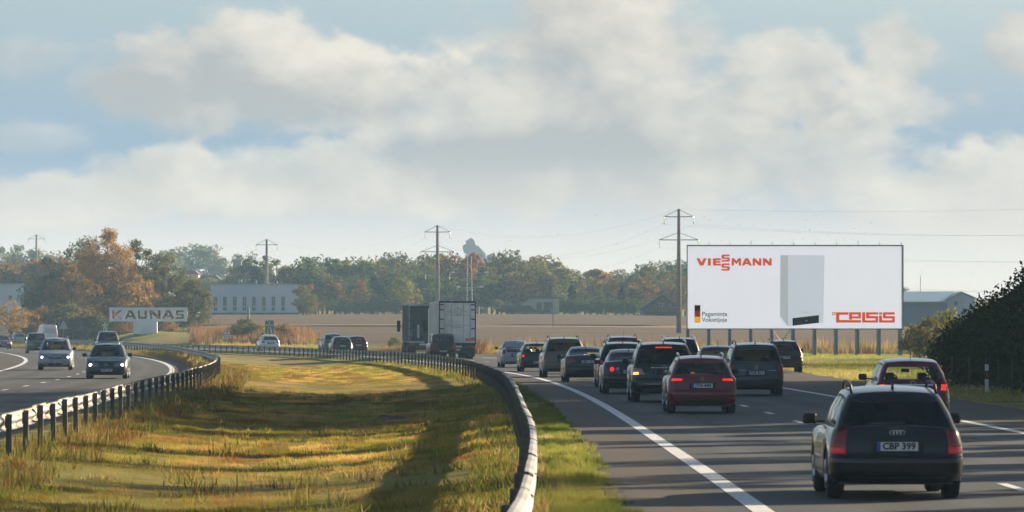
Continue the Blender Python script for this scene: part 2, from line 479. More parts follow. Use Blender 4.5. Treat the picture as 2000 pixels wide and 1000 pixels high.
def build_ground():
    Z = np.concatenate([np.arange(-120, 40, 8.0), rows(40, 700), np.arange(712, 1000, 14.0), np.arange(1000, 3600, 70.0)])
    # column stations follow the road so that its edges fall on mesh lines
    def stations(z):
        xr, xl, rr, ce = float(XR(z)), float(XL(z)), float(RAILR(z)), float(CE(z))
        right = [xr - 1.75, xr - 1.65, xr + 4, xr + ce - .1, xr + ce]
        right += [xr + ce + d for d in (.6, 1.5, 3, 5, 8, 12, 17, 23, 30, 40, 55, 75, 100, 140, 200, 300, 500, 900, 1800)]
        med = list(np.linspace(xl, rr, 17))
        verge = list(np.linspace(rr, xr - 1.75, 4))[1:-1]
        left = [xl + d for d in (-1800, -900, -500, -300, -180, -110, -75, -50, -36, -28, -22, -18, -15.5)]
        left += [xl + L_EDGE_L, xl + L_EDGE_L + .1, xl - 6, xl + L_EDGE_R - .1, xl + L_EDGE_R, xl - .6]
        return left + med + verge + right
    P = np.array([stations(z) for z in Z]); nC = P.shape[1]
    ZZ = np.repeat(Z[:, None], nC, 1)
    H = land(P, ZZ)
    xr = XR(ZZ); xl = XL(ZZ); ce = CE(ZZ)
    road = ((P > xr - 1.7) & (P < xr + ce - .05)) | ((P < xl + L_EDGE_R - .05) & (P > xl + L_EDGE_L + .05))
    road &= ZZ < 800
    H = np.where(road, -0.08, H)
    v = np.stack([P, ZZ, H], -1).reshape(-1, 3)
    nR = len(Z); f = []
    for i in range(nR - 1):
        for k in range(nC - 1):
            p = i * nC + k; f.append((p, p + 1, p + nC + 1, p + nC))
    me = mesh_of('ground', v, f, True)
    c = P - xr
    field = sstep(.5, 4, c - ce) * sstep(430, 446, ZZ + 4 * np.sin(P * .31)) * (1 - sstep(940, 985, ZZ))
    mound = np.exp(-(((P - MOUND[0]) / 12) ** 2 + ((ZZ - MOUND[1]) / 13) ** 2) ** 2)
    field *= 1 - mound
    leftside = (c < 0)
    field = np.where(leftside, 0, field)
    green = np.clip(sstep(1, 4, c - ce) * (1 - sstep(418, 436, ZZ)) * sstep(-2, 12, P), 0, 1)
    green = np.maximum(green, mound * .9)
    green = np.maximum(green, ((c < -1.6) & (P > RAILR(ZZ) - .9)) * 0.75)
    green = np.maximum(green, ((P > xl) & (P < RAILR(ZZ))) * (1 - sstep(95, 175, ZZ)) * .8)
    soil = ((P > xl + .5) & (P < RAILR(ZZ) - 2.2) & (ZZ < 112)) * 1.0
    for nm, arr in (('field', field), ('green', green), ('soil', soil)):
        a = me.attributes.new(nm, 'FLOAT', 'POINT'); a.data.foreach_set('value', arr.reshape(-1).astype(np.float32))
    o = link('ground', me, ground_material()); o['kind'] = 'structure'
build_ground()

# ---- roads
def asphalt(name, a, b, warm, lanes=()):
    m = bpy.data.materials.new(name); m.use_nodes = True
    g = G(m.node_tree); p = g.n['Principled BSDF']
    tc = g.new('ShaderNodeTexCoord').outputs['Object']
    n1 = g.noise(tc, 0.12, 4, 0.6); n2 = g.noise(tc, 30.0, 4, 0.7)
    sx = g.v('MULTIPLY', tc, (1.6, 0.02, 1.0)); n3 = g.noise(sx, 1.0, 5, 0.6)
    k = g.mix(g.ramp(n1, 0.35, 0.65), a, b)
    k = g.mix(g.m('MULTIPLY', g.ramp(n3, 0.45, 0.7), 0.35), k, tuple(x * 0.66 for x in a))
    k = g.mix(g.m('MULTIPLY', n2, 0.5), k, warm)
    if lanes:                                              # tyre-polished wheel tracks, oil drip line between them
        ac = g.new('ShaderNodeAttribute'); ac.attribute_name = 'across'; wob = g.m('ADD', ac.outputs['Fac'], g.m('MULTIPLY', g.m('SUBTRACT', n1, 0.5), 0.5))
        tr = None; oil = None
        for lc in lanes:
            dd = g.m('ABSOLUTE', g.m('SUBTRACT', wob, lc))
            t_ = g.ramp(g.m('ABSOLUTE', g.m('SUBTRACT', dd, 0.82)), 0.42, 0.08); o_ = g.ramp(dd, 0.30, 0.0)
            tr = t_ if tr is None else g.m('ADD', tr, t_); oil = o_ if oil is None else g.m('ADD', oil, o_)
        k = g.mix(g.m('MULTIPLY', tr, 0.38), k, tuple(min(1, x * 1.45) for x in b))
        k = g.mix(g.m('MULTIPLY', g.m('MULTIPLY', oil, n3), 0.7), k, tuple(x * 0.5 for x in a))
    pat = g.noise(g.v('MULTIPLY', tc, (0.16, 0.05, 1.0)), 1.0, 3, 0.8)
    k = g.mix(g.ramp(pat, 0.60, 0.63, 0.0, 0.35), k, tuple(x * 0.6 for x in a))
    crk = g.noise(g.v('MULTIPLY', tc, (0.25, 1.4, 1.0)), 1.0, 7, 0.7, 1.2)
    k = g.mix(g.ramp(g.m('ABSOLUTE', g.m('SUBTRACT', crk, 0.5)), 0.004, 0.0, 0.0, 0.5), k, (0.03, 0.03, 0.03))
    g.l.new(k, p.inputs['Base Color']); p.inputs['Roughness'].default_value = 0.78
    p.inputs['Specular IOR Level'].default_value = 0.15
    bn = g.new('ShaderNodeBump'); bn.inputs['Strength'].default_value = 0.35; bn.inputs['Distance'].default_value = 0.01
    g.l.new(n2, bn.inputs['Height']); g.l.new(bn.outputs[0], p.inputs['Normal'])
    return m
ASPH = asphalt('asphalt', (0.044, 0.050, 0.057), (0.064, 0.069, 0.074), (0.060, 0.061, 0.061), (1.9, 5.8))
ASPH_L = asphalt('asphalt_oncoming', (0.058, 0.058, 0.060), (0.080, 0.079, 0.078), (0.072, 0.068, 0.064), (-4.4, -8.7))
SHLD = asphalt('asphalt_shoulder', (0.062, 0.050, 0.041), (0.086, 0.070, 0.056), (0.078, 0.061, 0.047))
def line_paint():
    m = bpy.data.materials.new('road_paint'); m.use_nodes = True
    g = G(m.node_tree); p = g.n['Principled BSDF']
    tc = g.new('ShaderNodeTexCoord').outputs['Object']
    w = g.noise(tc, 14.0, 6, 0.75); w2 = g.noise(tc, 1.1, 4, 0.6)
    f = g.m('MULTIPLY', g.ramp(w, 0.44, 0.66), g.ramp(w2, 0.3, 0.7, 0.35, 1.0))
    g.l.new(g.mix(f, (0.66, 0.66, 0.65), (0.16, 0.155, 0.15)), p.inputs['Base Color']); p.inputs['Roughness'].default_value = 0.7
    return m
LINE = line_paint()
def off(f, d): return lambda z: f(z) + d
def S(o, extra=None): o['kind'] = 'structure'; return o
S(ribbon('road', off(XR, -0.45), off(XR, 8.2), -100, 790, 0.0, ASPH, 10, XR))
S(ribbon('road_shoulder', off(XR, -1.75), off(XR, -0.45), -100, 790, 0.0, SHLD, 3))
S(ribbon('road_shoulder', off(XR, 8.2), lambda z: XR(z) + CE(z), -100, 790, 0.0, SHLD, 4))
S(ribbon('road', off(XL, L_EDGE_R), off(XL, L_LINE_L - .4), -100, 790, 0.0, ASPH_L, 10, XL))
S(ribbon('road_shoulder', off(XL, L_EDGE_L), off(XL, L_LINE_L - .4), -100, 790, 0.0, SHLD, 3))
def mark(f, c, w, z0, z1, nm='lane_marking'):
    S(ribbon(nm, off(f, c - w / 2), off(f, c + w / 2), z0, z1, 0.005, LINE, 2))
mark(XR, 0.0, 0.26, -80, 780, 'edge_line'); mark(XR, 7.75, 0.24, -80, 780, 'edge_line')
mark(XL, L_LINE_R, 0.26, -80, 780, 'edge_line'); mark(XL, L_LINE_L, 0.26, -80, 780, 'edge_line')
z = 69.6 - 12.1 * 3
while z < 520:
    zz = np.array([z - 1.6, z, z + 1.6])
    for f_, c_ in ((XR, 3.87), (XL, (L_LINE_R + L_LINE_L) / 2)):
        x = f_(zz) + c_; v = []
        for i in range(3): v += [(x[i] - .075, zz[i], .005), (x[i] + .075, zz[i], .005)]
        S(link('lane_dash', mesh_of('lane_dash', v, [(0, 1, 3, 2), (2, 3, 5, 4)]), LINE))
    z += 12.1
# ------------------------------------------------------------------ guard rails
GALV = pbr('galvanised_steel', (0.33, 0.315, 0.29), 0.55, 0.45, var=0.25, vscale=1.7, bump=0.1, bscale=25)
GALV_POST = pbr('weathered_post_steel', (0.16, 0.15, 0.145), 0.65, 0.45, var=0.35, vscale=3.0)
BOLT = pbr('bolt_dark', (0.06, 0.055, 0.05), 0.6, 0.4)
def beam_mesh(side):
    prof = [(0.000, .44), (.035, .445), (.082, .47), (.082, .515), (.03, .56), (.012, .595), (.03, .63), (.082, .675), (.082, .72), (.035, .745), (0.0, .75)]
    v = []; f = []
    for th in (0.0, -0.006):
        for y in (-2.04, 0.0, 2.04):
            for x, zz in prof: v.append((side * (x + th), y, zz))
    n = len(prof)
    for s_ in range(2):
        for k in range(2):
            for i in range(n - 1):
                a = s_ * 3 * n + k * n + i; f.append((a, a + 1, a + n + 1, a + n))
    mb = MB(); mb.add(v, f)
    return mb.mesh('beam')
def build_rail(name, f, z0, z1, side, hfun, label):
    root = thing(name, label, 'guard rail', (float(f(z0)), z0, 0))
    bm_ = beam_mesh(side)
    pm = MB()
    px = -side
    pm.box(*sorted((px * .02, px * .115)), -.008, .008, -.6, .735)            # web of the channel post
    pm.box(*sorted((px * .02, px * .028)), -.06, .008, -.6, .735)
    pm.box(*sorted((px * .107, px * .115)), -.06, .008, -.6, .735)
    pm.box(*sorted((0, px * .02)), -.03, .03, .50, .70)                         # spacer
    post = pm.mesh('post')
    bolt = MB().lathe([(0.0, .090), (.017, .090), (.019, .080)], 6).mesh('bolt')
    z = z0
    while z < z1:
        s = slope(f, z); L_ = 1 / math.sqrt(1 + s * s); dz = 4.0 * L_
        x = float(f(z)); h = float(hfun(z)); h2 = float(hfun(z + dz))
        x2 = float(f(z + dz)); ang = -math.atan2(x2 - x, dz)
        pitch = math.atan2(h2 - h, 4.0)
        j = random.uniform(-.02, .02)
        b = link('beam', bm_, GALV, root, ((x + x2) / 2 - root.location.x, z + dz / 2 - z0, (h + h2) / 2 + j))
        b.rotation_euler = (pitch, 0, ang)
        for k in (0, 2):
            p = link('post', post, GALV_POST, root, (x + (x2 - x) * k / 4 - root.location.x, z + dz * k / 4 - z0, h + j))
            p.rotation_euler = (random.uniform(-.012, .012), random.uniform(-.015, .015), ang)
            if k == 2: bpy.data.objects.remove(p, do_unlink=True)
        if z < 150 and side > 0:
            for q in (0.55, 2.0, 3.45):
                bo = link('bolt', bolt, BOLT, b, (0, q - 2.0, .595)); bo.scale = (side * .55, 1, 1)
        z += dz
    return root
build_rail('guard_rail', RAILR, 34.0, 745.0, 1, drop_r, 'steel guard rail between the grassy median and the traffic driving away')
build_rail('guard_rail', XL, 66.0, 740.0, -1, rise_l, 'steel guard rail between the grassy median and the oncoming cars')

# ------------------------------------------------------------------ cars
RUBBER = pbr('tyre_rubber', (0.018, 0.018, 0.019), 0.85, var=0.3, vscale=12)
RIM = pbr('alloy_rim', (0.42, 0.42, 0.43), 0.35, 0.8)
RIM_D = pbr('dark_rim', (0.10, 0.10, 0.105), 0.45, 0.6)
BLACK = pbr('black_plastic', (0.017, 0.017, 0.018), 0.6)
TRIM = pbr('grey_plastic', (0.06, 0.06, 0.062), 0.6)
SEAL = pbr('window_seal', (0.008, 0.008, 0.009), 0.5)
CHROME = pbr('chrome', (0.62, 0.62, 0.63), 0.18, 1.0)
SEATS = pbr('seat_cloth', (0.02, 0.02, 0.022), 0.9)
LAMP_R = pbr('tail_lamp_red', (0.22, 0.004, 0.006), 0.25, coat=0.35)
LAMP_RL = pbr('tail_lamp_lit', (0.34, 0.006, 0.008), 0.2, emit=(1.0, 0.03, 0.03), estr=0.05)
LAMP_BR = pbr('brake_lamp_lit', (0.34, 0.006, 0.008), 0.2, emit=(1.0, 0.022, 0.018), estr=0.45)
LAMP_O = pbr('indicator_lit', (0.6, 0.2, 0.02), 0.2, emit=(1.0, 0.30, 0.03), estr=1.4)
LAMP_W = pbr('clear_lamp', (0.45, 0.45, 0.46), 0.12, coat=1.0)
LAMP_P = pbr('pinkish_lamp', (0.42, 0.20, 0.20), 0.12, coat=1.0)
HEAD = pbr('headlamp_glass', (0.20, 0.21, 0.22), 0.08, coat=1.0, metal=.4)
HEAD_L = pbr('headlamp_lit', (0.9, 0.9, 0.9), 0.2, emit=(1.0, 0.96, 0.88), estr=3.5)
PLATE = pbr('plate_white', (0.62, 0.63, 0.64), 0.4)
PLATE_B = pbr('plate_blue', (0.015, 0.07, 0.32), 0.4)
INK = pbr('plate_ink', (0.015, 0.015, 0.018), 0.5)
GLASS = glass('car_glass', 0.36)
GLASS_D = glass('privacy_glass', 0.10)

class Shell:
    """one skin of a car: p runs round the outline (0 rear middle, 2..3 side, 5 front middle), t runs up"""
    def __init__(s, yr, yf, w, rr, rf, kb, kf, zb, zt, plan=0.03):
        s.yr, s.yf, s.w, s.rr, s.rf, s.kb, s.kf, s.zb, s.zt, s.plan = yr, yf, w, rr, rf, kb, kf, zb, zt, plan
    def at(s, p, t):
        sg = -1.0 if p < 0 else 1.0; p = abs(p)
        t = min(max(t, 0.0), 1.0)
        yr, yf, w = s.yr(t), s.yf(t), s.w(t)
        a0 = yr + s.kb; a1 = yf - s.kf
        if p <= 1:
            x = p * (w - s.rr); y = yr + s.kb * p * p
        elif p <= 2:
            a = (p - 1) * math.pi / 2; x = w - s.rr + s.rr * math.sin(a); y = a0 + s.rr * 1.15 * (1 - math.cos(a))
        elif p <= 3:
            f = p - 2; y = (a0 + s.rr * 1.15) * (1 - f) + (a1 - s.rf * 1.2) * f; x = w
        elif p <= 4:
            a = (p - 3) * math.pi / 2; x = w - s.rf + s.rf * math.cos(a); y = a1 - s.rf * 1.2 + s.rf * 1.2 * math.sin(a)
        else:
            f = 5 - p; x = f * (w - s.rf); y = yf - s.kf * f * f
        yc = (yr + yf) / 2; hl = (yf - yr) / 2
        x *= 1 - s.plan * abs((y - yc) / hl) ** 4
        zb = s.zb(y, p); zt = s.zt(y)
        return Vector((sg * x, y, zb + (zt - zb) * t))
    def nrm(s, p, t):
        e = 0.01
        n = (s.at(p + e, t) - s.at(p - e, t)).cross(s.at(p, min(t + e, 1)) - s.at(p, max(t - e, 0)))
        return n.normalized() if n.length > 1e-9 else Vector((0, -1, 0))
    def grid(s, ps, ts, holes, cap, crown):
        v = []; f = []; n = len(ps)
        for t in ts:
            for p in ps: v.append(tuple(s.at(p, t)))
        for j in range(len(ts) - 1):
            for i in range(n - 1):
                pm, tm = (ps[i] + ps[i + 1]) / 2, (ts[j] + ts[j + 1]) / 2
                if any(h[0] < pm < h[1] and h[2] < tm < h[3] for h in holes): continue
                a = j * n + i; f.append((a, a + 1, a + n + 1, a + n))
        base = len(ts) - 1
        for k in cap:
            for p in ps:
                q = s.at(p, 1.0); x = q.x * (1 - k)
                v.append((x, q.y, q.z + crown * (1 - (1 - k) ** 2)))
        for j in range(len(cap)):
            for i in range(n - 1):
                a = (base + j) * n + i; f.append((a, a + 1, a + n + 1, a + n))
        return v, f
    def patch(s, poly, o=0.004, rings=4, dense=0.08):
        """filled polygon in (p, t), lifted off the skin"""
        pts = []
        for i in range(len(poly)):
            a, b = poly[i], poly[(i + 1) % len(poly)]
            n = max(1, int(max(abs(a[0] - b[0]) / dense, abs(a[1] - b[1]) / 0.12)))
            for k in range(n): pts.append((a[0] + (b[0] - a[0]) * k / n, a[1] + (b[1] - a[1]) * k / n))
        cx = sum(p[0] for p in pts) / len(pts); cy = sum(p[1] for p in pts) / len(pts)
        v = []; f = []; n = len(pts)
        for r in range(rings):
            k = 1 - r / rings
            for p, t in pts:
                pp, tt = cx + (p - cx) * k, cy + (t - cy) * k
                lift = o if r > 0 else o * 0.3
                v.append(tuple(s.at(pp, tt) + s.nrm(pp, tt) * lift))
        v.append(tuple(s.at(cx, cy) + s.nrm(cx, cy) * o))
        for r in range(rings - 1):
            for i in range(n):
                j = (i + 1) % n; f.append((r * n + i, r * n + j, r * n + n + j, r * n + n + i))
        for i in range(n): f.append(((rings - 1) * n + i, (rings - 1) * n + (i + 1) % n, rings * n))
        return v, f
    def ring(s, outer, inner, o=0.005):
        n = len(outer)
        v = [tuple(s.at(*q) + s.nrm(*q) * o) for q in outer] + [tuple(s.at(*q) + s.nrm(*q) * o) for q in inner]
        return v, [(i, (i + 1) % n, n + (i + 1) % n, n + i) for i in range(n)]

def rrect(p0, p1, t0, t1, rf=0.25, n=6, aspect=1.0):
    rp = (p1 - p0) * rf * aspect; rt = (t1 - t0) * rf; pts = []
    rp = min(rp, (p1 - p0) * .49)
    for cx, cy, a0 in ((p1 - rp, t1 - rt, 0), (p0 + rp, t1 - rt, 90), (p0 + rp, t0 + rt, 180), (p1 - rp, t0 + rt, 270)):
        for k in range(n + 1):
            a = R(a0 + 90 * k / n); pts.append((cx + rp * math.cos(a), cy + rt * math.sin(a)))
    return pts

WHEELS = {}
def wheel_meshes(r, w):
    k = (round(r, 3), round(w, 3))
    if k not in WHEELS:
        t = MB().lathe([(r * .62, -w / 2), (r * .9, -w / 2), (r * .985, -w * .40), (r, -w * .2), (r, w * .2), (r * .985, w * .40), (r * .9, w / 2), (r * .62, w / 2)], 28).mesh('wheel', True)
        q = MB().lathe([(r * .64, w * .47), (r * .60, w * .40), (r * .2, w * .34), (0.001, w * .36)], 20)
        q.lathe([(r * .64, -w * .47), (r * .60, -w * .40), (r * .2, -w * .34), (0.001, -w * .36)], 20)
        for a in range(5):
            an = 2 * math.pi * a / 5
            for sx in (-1, 1):
                q.tube([(sx * w * .40, .05 * math.cos(an), .05 * math.sin(an)), (sx * w * .45, r * .6 * math.cos(an), r * .6 * math.sin(an))], [.05, .035], 5)
        WHEELS[k] = (t, q.mesh('rim'))
    return WHEELS[k]

def build_car(c):
    L, W, H = c['L'], c['W'], c['H']
    root = thing(c.get('name', 'car'), c['label'], c.get('cat', 'car'), group=c.get('group'))
    col_m = c['paint']
    z0 = c.get('sill', 0.22); belt = c['belt']; wr = c.get('wheel', 0.315); wt_ = c.get('tyre_w', 0.21)
    wbase = c.get('wbase', 0.575 * L); ywr = -L / 2 + c.get('rear_over', 0.2 * L); ywf = ywr + wbase
    ycowl = L / 2 - c.get('cowl', 1.05); nose = c.get('nose', 0.70); deck = c.get('deck', belt)
    ysq = -L / 2 + c.get('deck_len', 0.0)
    zt_pts = [(-L / 2 - .5, deck), (-L / 2 + .05, deck)]
    if deck != belt: zt_pts += [(ysq, deck + .02), (ysq + .45, belt)]
    zt_pts += [(0.0, belt), (ycowl - .1, belt - .02), (ycowl + .25, belt - .05), (L / 2 - .45, nose + .07), (L / 2 - .12, nose), (L / 2 + .5, nose - .06)]
    ztx = [q[0] for q in zt_pts]; zty = [q[1] for q in zt_pts]
    zt = lambda y: float(np.interp(y, ztx, zty))
    Ra = wr + 0.055
    def zb(y, p):
        z = z0
        if 1.6 < p < 3.6:
            for yw in (ywr, ywf):
                d = abs(y - yw)
                if d < Ra: z = max(z, wr + math.sqrt(Ra * Ra - d * d))
        return z
    rp = c.get('rear_prof', [(0, .10), (.06, .05), (.16, .01), (.36, .0), (.46, .015), (.50, .05), (.75, .075), (1, .12)])
    fp = c.get('front_prof', [(0, .12), (.10, .04), (.3, .0), (.6, .02), (.85, .08), (1, .16)])
    wp = c.get('w_prof', [(0, .93), (.15, .985), (.45, 1.0), (.7, .99), (.9, .955), (1, .915)])
    ip = lambda pts: (lambda t: float(np.interp(t, [q[0] for q in pts], [q[1] for q in pts])))
    rpf, fpf, wpf = ip(rp), ip(fp), ip(wp)
    low = Shell(lambda t: -L / 2 + rpf(t), lambda t: L / 2 - fpf(t), lambda t: W / 2 * wpf(t), c.get('rr', .22), .34, c.get('kb', .055), .13, zb, zt)
    # greenhouse
    yrb, yrt = -L / 2 + c['gr'][0], -L / 2 + c['gr'][1]; yfb, yft = L / 2 - c['gf'][0], L / 2 - c['gf'][1]
    wb, wtp = W / 2 * c.get('gw', (.90, .70))[0], W / 2 * c.get('gw', (.90, .70))[1]
    cur = c.get('rear_curve', 0.35)
    def gyr(t): return yrb + (yrt - yrb) * ((1 - cur) * t + cur * t * t)
    def gyf(t): return yfb + (yft - yfb) * (0.85 * t + 0.15 * t * t)
    def gw(t): return float(np.interp(t, [0, .5, .85, .95, 1], [wb, wb + (wtp - wb) * .42, wtp + .015, wtp - .02, wtp - .07]))
    ym = (yrt + yft) / 2 + .1; hl = (yft - yrt) / 2
    rd = c.get('roof_drop', .06); rdr = c.get('roof_drop_rear', rd)
    def gzt(y):
        u = (y - ym) / hl
        return H - .035 - (rd if u > 0 else rdr) * min(abs(u), 1.3) ** 2
    gh = Shell(gyr, gyf, gw, c.get('grr', .13), .16, c.get('gkb', .05), .17, lambda y, p: zt(y) - .03, gzt, plan=.015)
    t0, t1 = c.get('glass_t', (.11, .86))
    a = c.get('rw', 1.25); tr0, tr1 = c.get('rear_t', (t0, t1))
    wins = [('rear_window', -a, a, tr0, tr1, .16, .5), ('windscreen', 3.75, 6.25, t0 - .03, t1 + .03, .12, .4)]
    sp = c.get('pillars', [.03, .30, .335, .66, .695, .985])
    for i in range(0, len(sp), 2):
        wins.append(('side_window', 2 + sp[i], 2 + sp[i + 1], t0, t1, .18, .6)); wins.append(('side_window', -2 - sp[i + 1], -2 - sp[i], t0, t1, .18, .6))
    # note: the front middle is p = 5 and p = -5, so the windscreen is built from its two halves
    ps = set(np.round(np.concatenate([np.linspace(-5, 5, 61), np.linspace(-4, -1, 25), np.linspace(1, 4, 25)]), 4).tolist())
    tg = set(np.linspace(0, 1, 9).round(4).tolist()) | {.95, .97}
    holes = []
    for nm, p0, p1, ta, tb, rf, asp in wins:
        dp = .05 if nm != 'side_window' else .012; dt = .045
        if nm == 'windscreen':
            holes += [(3.75 + dp, 5.01, ta + dt, tb - dt), (-5.01, -3.75 - dp, ta + dt, tb - dt)]; ps |= {3.75 + dp, -3.75 - dp}
        else: holes.append((p0 + dp, p1 - dp, ta + dt, tb - dt)); ps |= {p0 + dp, p1 - dp}
        tg |= {ta + dt, tb - dt}
    ps = sorted(ps); tg = sorted(tg)
    tl = sorted(set(np.linspace(0, 1, 15).round(4).tolist()) | {.06, .16, .36, .46, .5, .95, .975})
    body = MB()
    body.add(*low.grid(ps, tl, [], [.02, .06, .14, .3, .6, 1.0], c.get('crown', .045)))
    body.add(*gh.grid(ps, tg, holes, [.03, .10, .25, .55, 1.0], .035))
    if c.get('rails') == 'body': pass
    bo = body.link('body', col_m, root, smooth=True)
    # underbody and wheel wells
    ub = MB().box(-W / 2 + .16, W / 2 - .16, -L / 2 + .16, L / 2 - .2, z0 - .03, z0 + .30)
    ub.box(-W / 2 + .09, W / 2 - .09, ywr - .42, ywr + .42, wr + .05, wr + .42).box(-W / 2 + .09, W / 2 - .09, ywf - .42, ywf + .42, wr + .05, wr + .40)
    ub.link('underbody', BLACK, root)
    # glass, each pane with its seal
    gm = c.get('glass', GLASS); rgm = c.get('rear_glass', gm)
    for nm, p0, p1, ta, tb, rf, asp in wins:
        dp = .075 if nm != 'side_window' else .018; dt = .055
        sh = gh
        if nm == 'windscreen':
            class F:                                       # continues across the front middle
                pass
            class W2(Shell):
                def __init__(s): pass
                def at(s, p, t): return gh.at(p if p <= 5 else p - 10, t)
                def nrm(s, p, t): return gh.nrm(p if p <= 4.98 else min(p - 10, -4.98) if p > 5.02 else 4.98, t)
            sh = W2()
        outer = rrect(p0, p1, ta, tb, rf, 6, asp); inner = rrect(p0 + dp, p1 - dp, ta + dt, tb - dt, rf * .8, 6, asp)
        pane = MB(); pane.add(*sh.patch(inner, .004, 4, .2))
        g_ = gm if nm == 'windscreen' else (rgm if nm == 'rear_window' else c.get('side_glass', gm))
        po = pane.link(nm, g_, root, smooth=True)
        sl = MB(); sl.add(*sh.ring(outer, inner, .006)); sl.link('seal', SEAL, po)
    # seats
    st = MB(); zs = .34 + z0 * .5
    yd = c.get('seat_y', .0)
    for sx in (-1, 1):
        x = sx * W * .215
        for y_, hh in ((yd + .15, belt - .01), (yd - .82, belt - .10)):
            st.rbox(x - .20, x + .20, y_ - .06, y_ + .10, zs, hh, .05); st.rbox(x - .23, x + .23, y_, y_ + .5, zs - .1, zs + .1, .05)
            st.rbox(x - .11, x + .11, y_ - .06, y_ + .05, hh + .04, hh + .19, .04)
            st.tube([(x, y_, hh - .02), (x, y_, hh + .05)], .012, 5)
    st.box(-W * .40, W * .40, ycowl - .62, ycowl - .1, zs, belt - .06)
    st.box(-W * .40, W * .40, -L / 2 + .35, yd - .9, zs, belt - .14)
    st.tube([(-W * .215 + .19 * math.cos(q), ycowl - .72 + .04 * math.sin(q), belt + .0 + .17 * math.sin(q)) for q in np.linspace(0, 2 * math.pi, 13)], .016, 5)
    st.rbox(-.09, .09, ycowl - .72, ycowl - .68, H - .33, H - .25, .015)
    st.link('seats', SEATS, root)
    # wheels
    tm, rm = wheel_meshes(wr, wt_)
    for sx in (-1, 1):
        for yw in (ywr, ywf):
            w_ = link('wheel', tm, RUBBER, root, (sx * (W / 2 - wt_ / 2 - .025), yw, wr))
            link('rim', rm, c.get('rim', RIM), w_)
    # mirrors
    for sx in (-1, 1):
        ymr = L / 2 - c['gf'][0] - .45
        mb = MB(); zc = belt + .075
        mb.rbox(*sorted((sx * (W / 2 - .02), sx * (W / 2 + .17))), ymr - .05, ymr + .10, zc - .065, zc + .075, .03)
        mb.box(*sorted((sx * (W / 2 - .12), sx * (W / 2 + .02))), ymr, ymr + .05, zc - .05, zc - .02)
        mb.link('mirror', c.get('mirror', BLACK), root)
    # lamps
    def halves(poly): return [poly, [(-p, t) for p, t in poly][::-1]]
    for poly, m_, o_ in c.get('tail', []):
        for q in halves(poly):
            mb = MB(); mb.add(*low.patch(q, o_)); mb.link('tail_light', m_, root, smooth=True)
    for poly, m_, o_, nm in c.get('low_patch', []):
        mb = MB(); mb.add(*low.patch(poly, o_, 3)); mb.link(nm, m_, root, smooth=True)
    for poly, m_, o_, nm in c.get('high_patch', []):
        mb = MB(); mb.add(*gh.patch(poly, o_, 3)); mb.link(nm, m_, root, smooth=True)
    for poly, m_, o_ in c.get('head', []):
        for q in halves(poly):
            mb = MB(); mb.add(*low.patch(q, o_)); mb.link('headlight', m_, root, smooth=True)
    for px, t, r in c.get('bulbs', []):
        for sx in (-1, 1):
            q = low.at(sx * px, t) + low.nrm(sx * px, t) * .01
            mb = MB().lathe([(.001, .03), (r * .7, .024), (r, .0), (r * .9, -.02)], 12, 'y')
            mb.link('headlight_bulb', HEAD_L, root, tuple(q), smooth=True)
    for p, t, r, dx, m_ in c.get('rounds', []):
        for sx in (-1, 1):
            q = low.at(sx * p, t); 
            mb = MB().lathe([(.001, -.03), (r * .75, -.026), (r, -.012), (r, .03)], 14, 'y')
            mb.link('tail_light', m_, root, (q.x + sx * dx, q.y, q.z), smooth=True)
    # seams
    sm = MB()
    for line in c.get('seams', []):
        for q in ([line] if line[0][0] * line[-1][0] < 0 else halves(line)):
            for (p0, ta), (p1, tb) in zip(q[:-1], q[1:]):
                n = max(2, int(abs(p1 - p0) / .12) + 1)
                pts = [(p0 + (p1 - p0) * k / n, ta + (tb - ta) * k / n) for k in range(n + 1)]
                sm.tube([tuple(low.at(*u) + low.nrm(*u) * .001) for u in pts], .006, 4, False)
    if sm.v: sm.link('seam', SEAL, root)
    # plate
    pl = c.get('plate')
    if pl:
        for end, t_ in (('rear', c.get('plate_t', .62)), ('front', c.get('plate_tf', .42))):
            if end != c.get('shows', 'rear'): continue
            sg = -1 if end == 'rear' else 1
            q = low.at(0 if end == 'rear' else 4.999, t_); y = q.y + sg * (.018 if end == 'rear' else .03); zc = q.z
            if end == 'rear' and c.get('plate_bed', True): MB().rbox(-.33, .33, min(y + .004, y + .03), max(y + .004, y + .03), zc - .085, zc + .085, .01).link('plate_recess', c.get('recess', BLACK), root)
            ho = MB().box(-.26, .26, min(y, y + sg * .012), max(y, y + sg * .012), zc - .056, zc + .056).link('number_plate', PLATE, root)
            x0, x1 = (-.26, -.215) if end == 'rear' else (.215, .26)
            MB().box(x0, x1, min(y + sg * .0125, y + sg * .015), max(y + sg * .0125, y + sg * .015), zc - .055, zc + .055).link('country_band', PLATE_B, ho)
            tme = text_mesh(pl, .118, 'lettering', .004)
            to = link('lettering', tme, INK, ho, (.02 if end == 'rear' else -.02, y + sg * .016, zc))
            to.rotation_euler = (R(90), 0, 0 if end == 'rear' else R(180)); to.scale = (1.0, 1, 1)
    # roof furniture
    if c.get('rails'):
        for sx in (-1, 1):
            xr = wtp - .06
            yy = np.linspace(yrt + .05, yft - .25, 9)
            pts = [(sx * xr, y, gzt(y) + .02 + (.065 if 0 < i < 8 else -.01)) for i, y in enumerate(yy)]
            MB().tube(pts, .019, 6).link('roof_rail', c.get('rail_m', BLACK), root, smooth=True)
    if c.get('fin', True):
        yy = yrt + .22; zf = gzt(yy) + .035
        MB().prism([(-.018, -.01), (.018, -.01), (.008, .085), (-.008, .085)], 0, .12).link('antenna_fin', c.get('fin_m', BLACK), root, (0, yy, zf))
    if c.get('whip'):
        yy = yrt + .35; zf = gzt(yy) + .03
        MB().tube([(0, yy, zf), (0, yy - .10, zf + c['whip'])], .006, 4).link('antenna', BLACK, root)
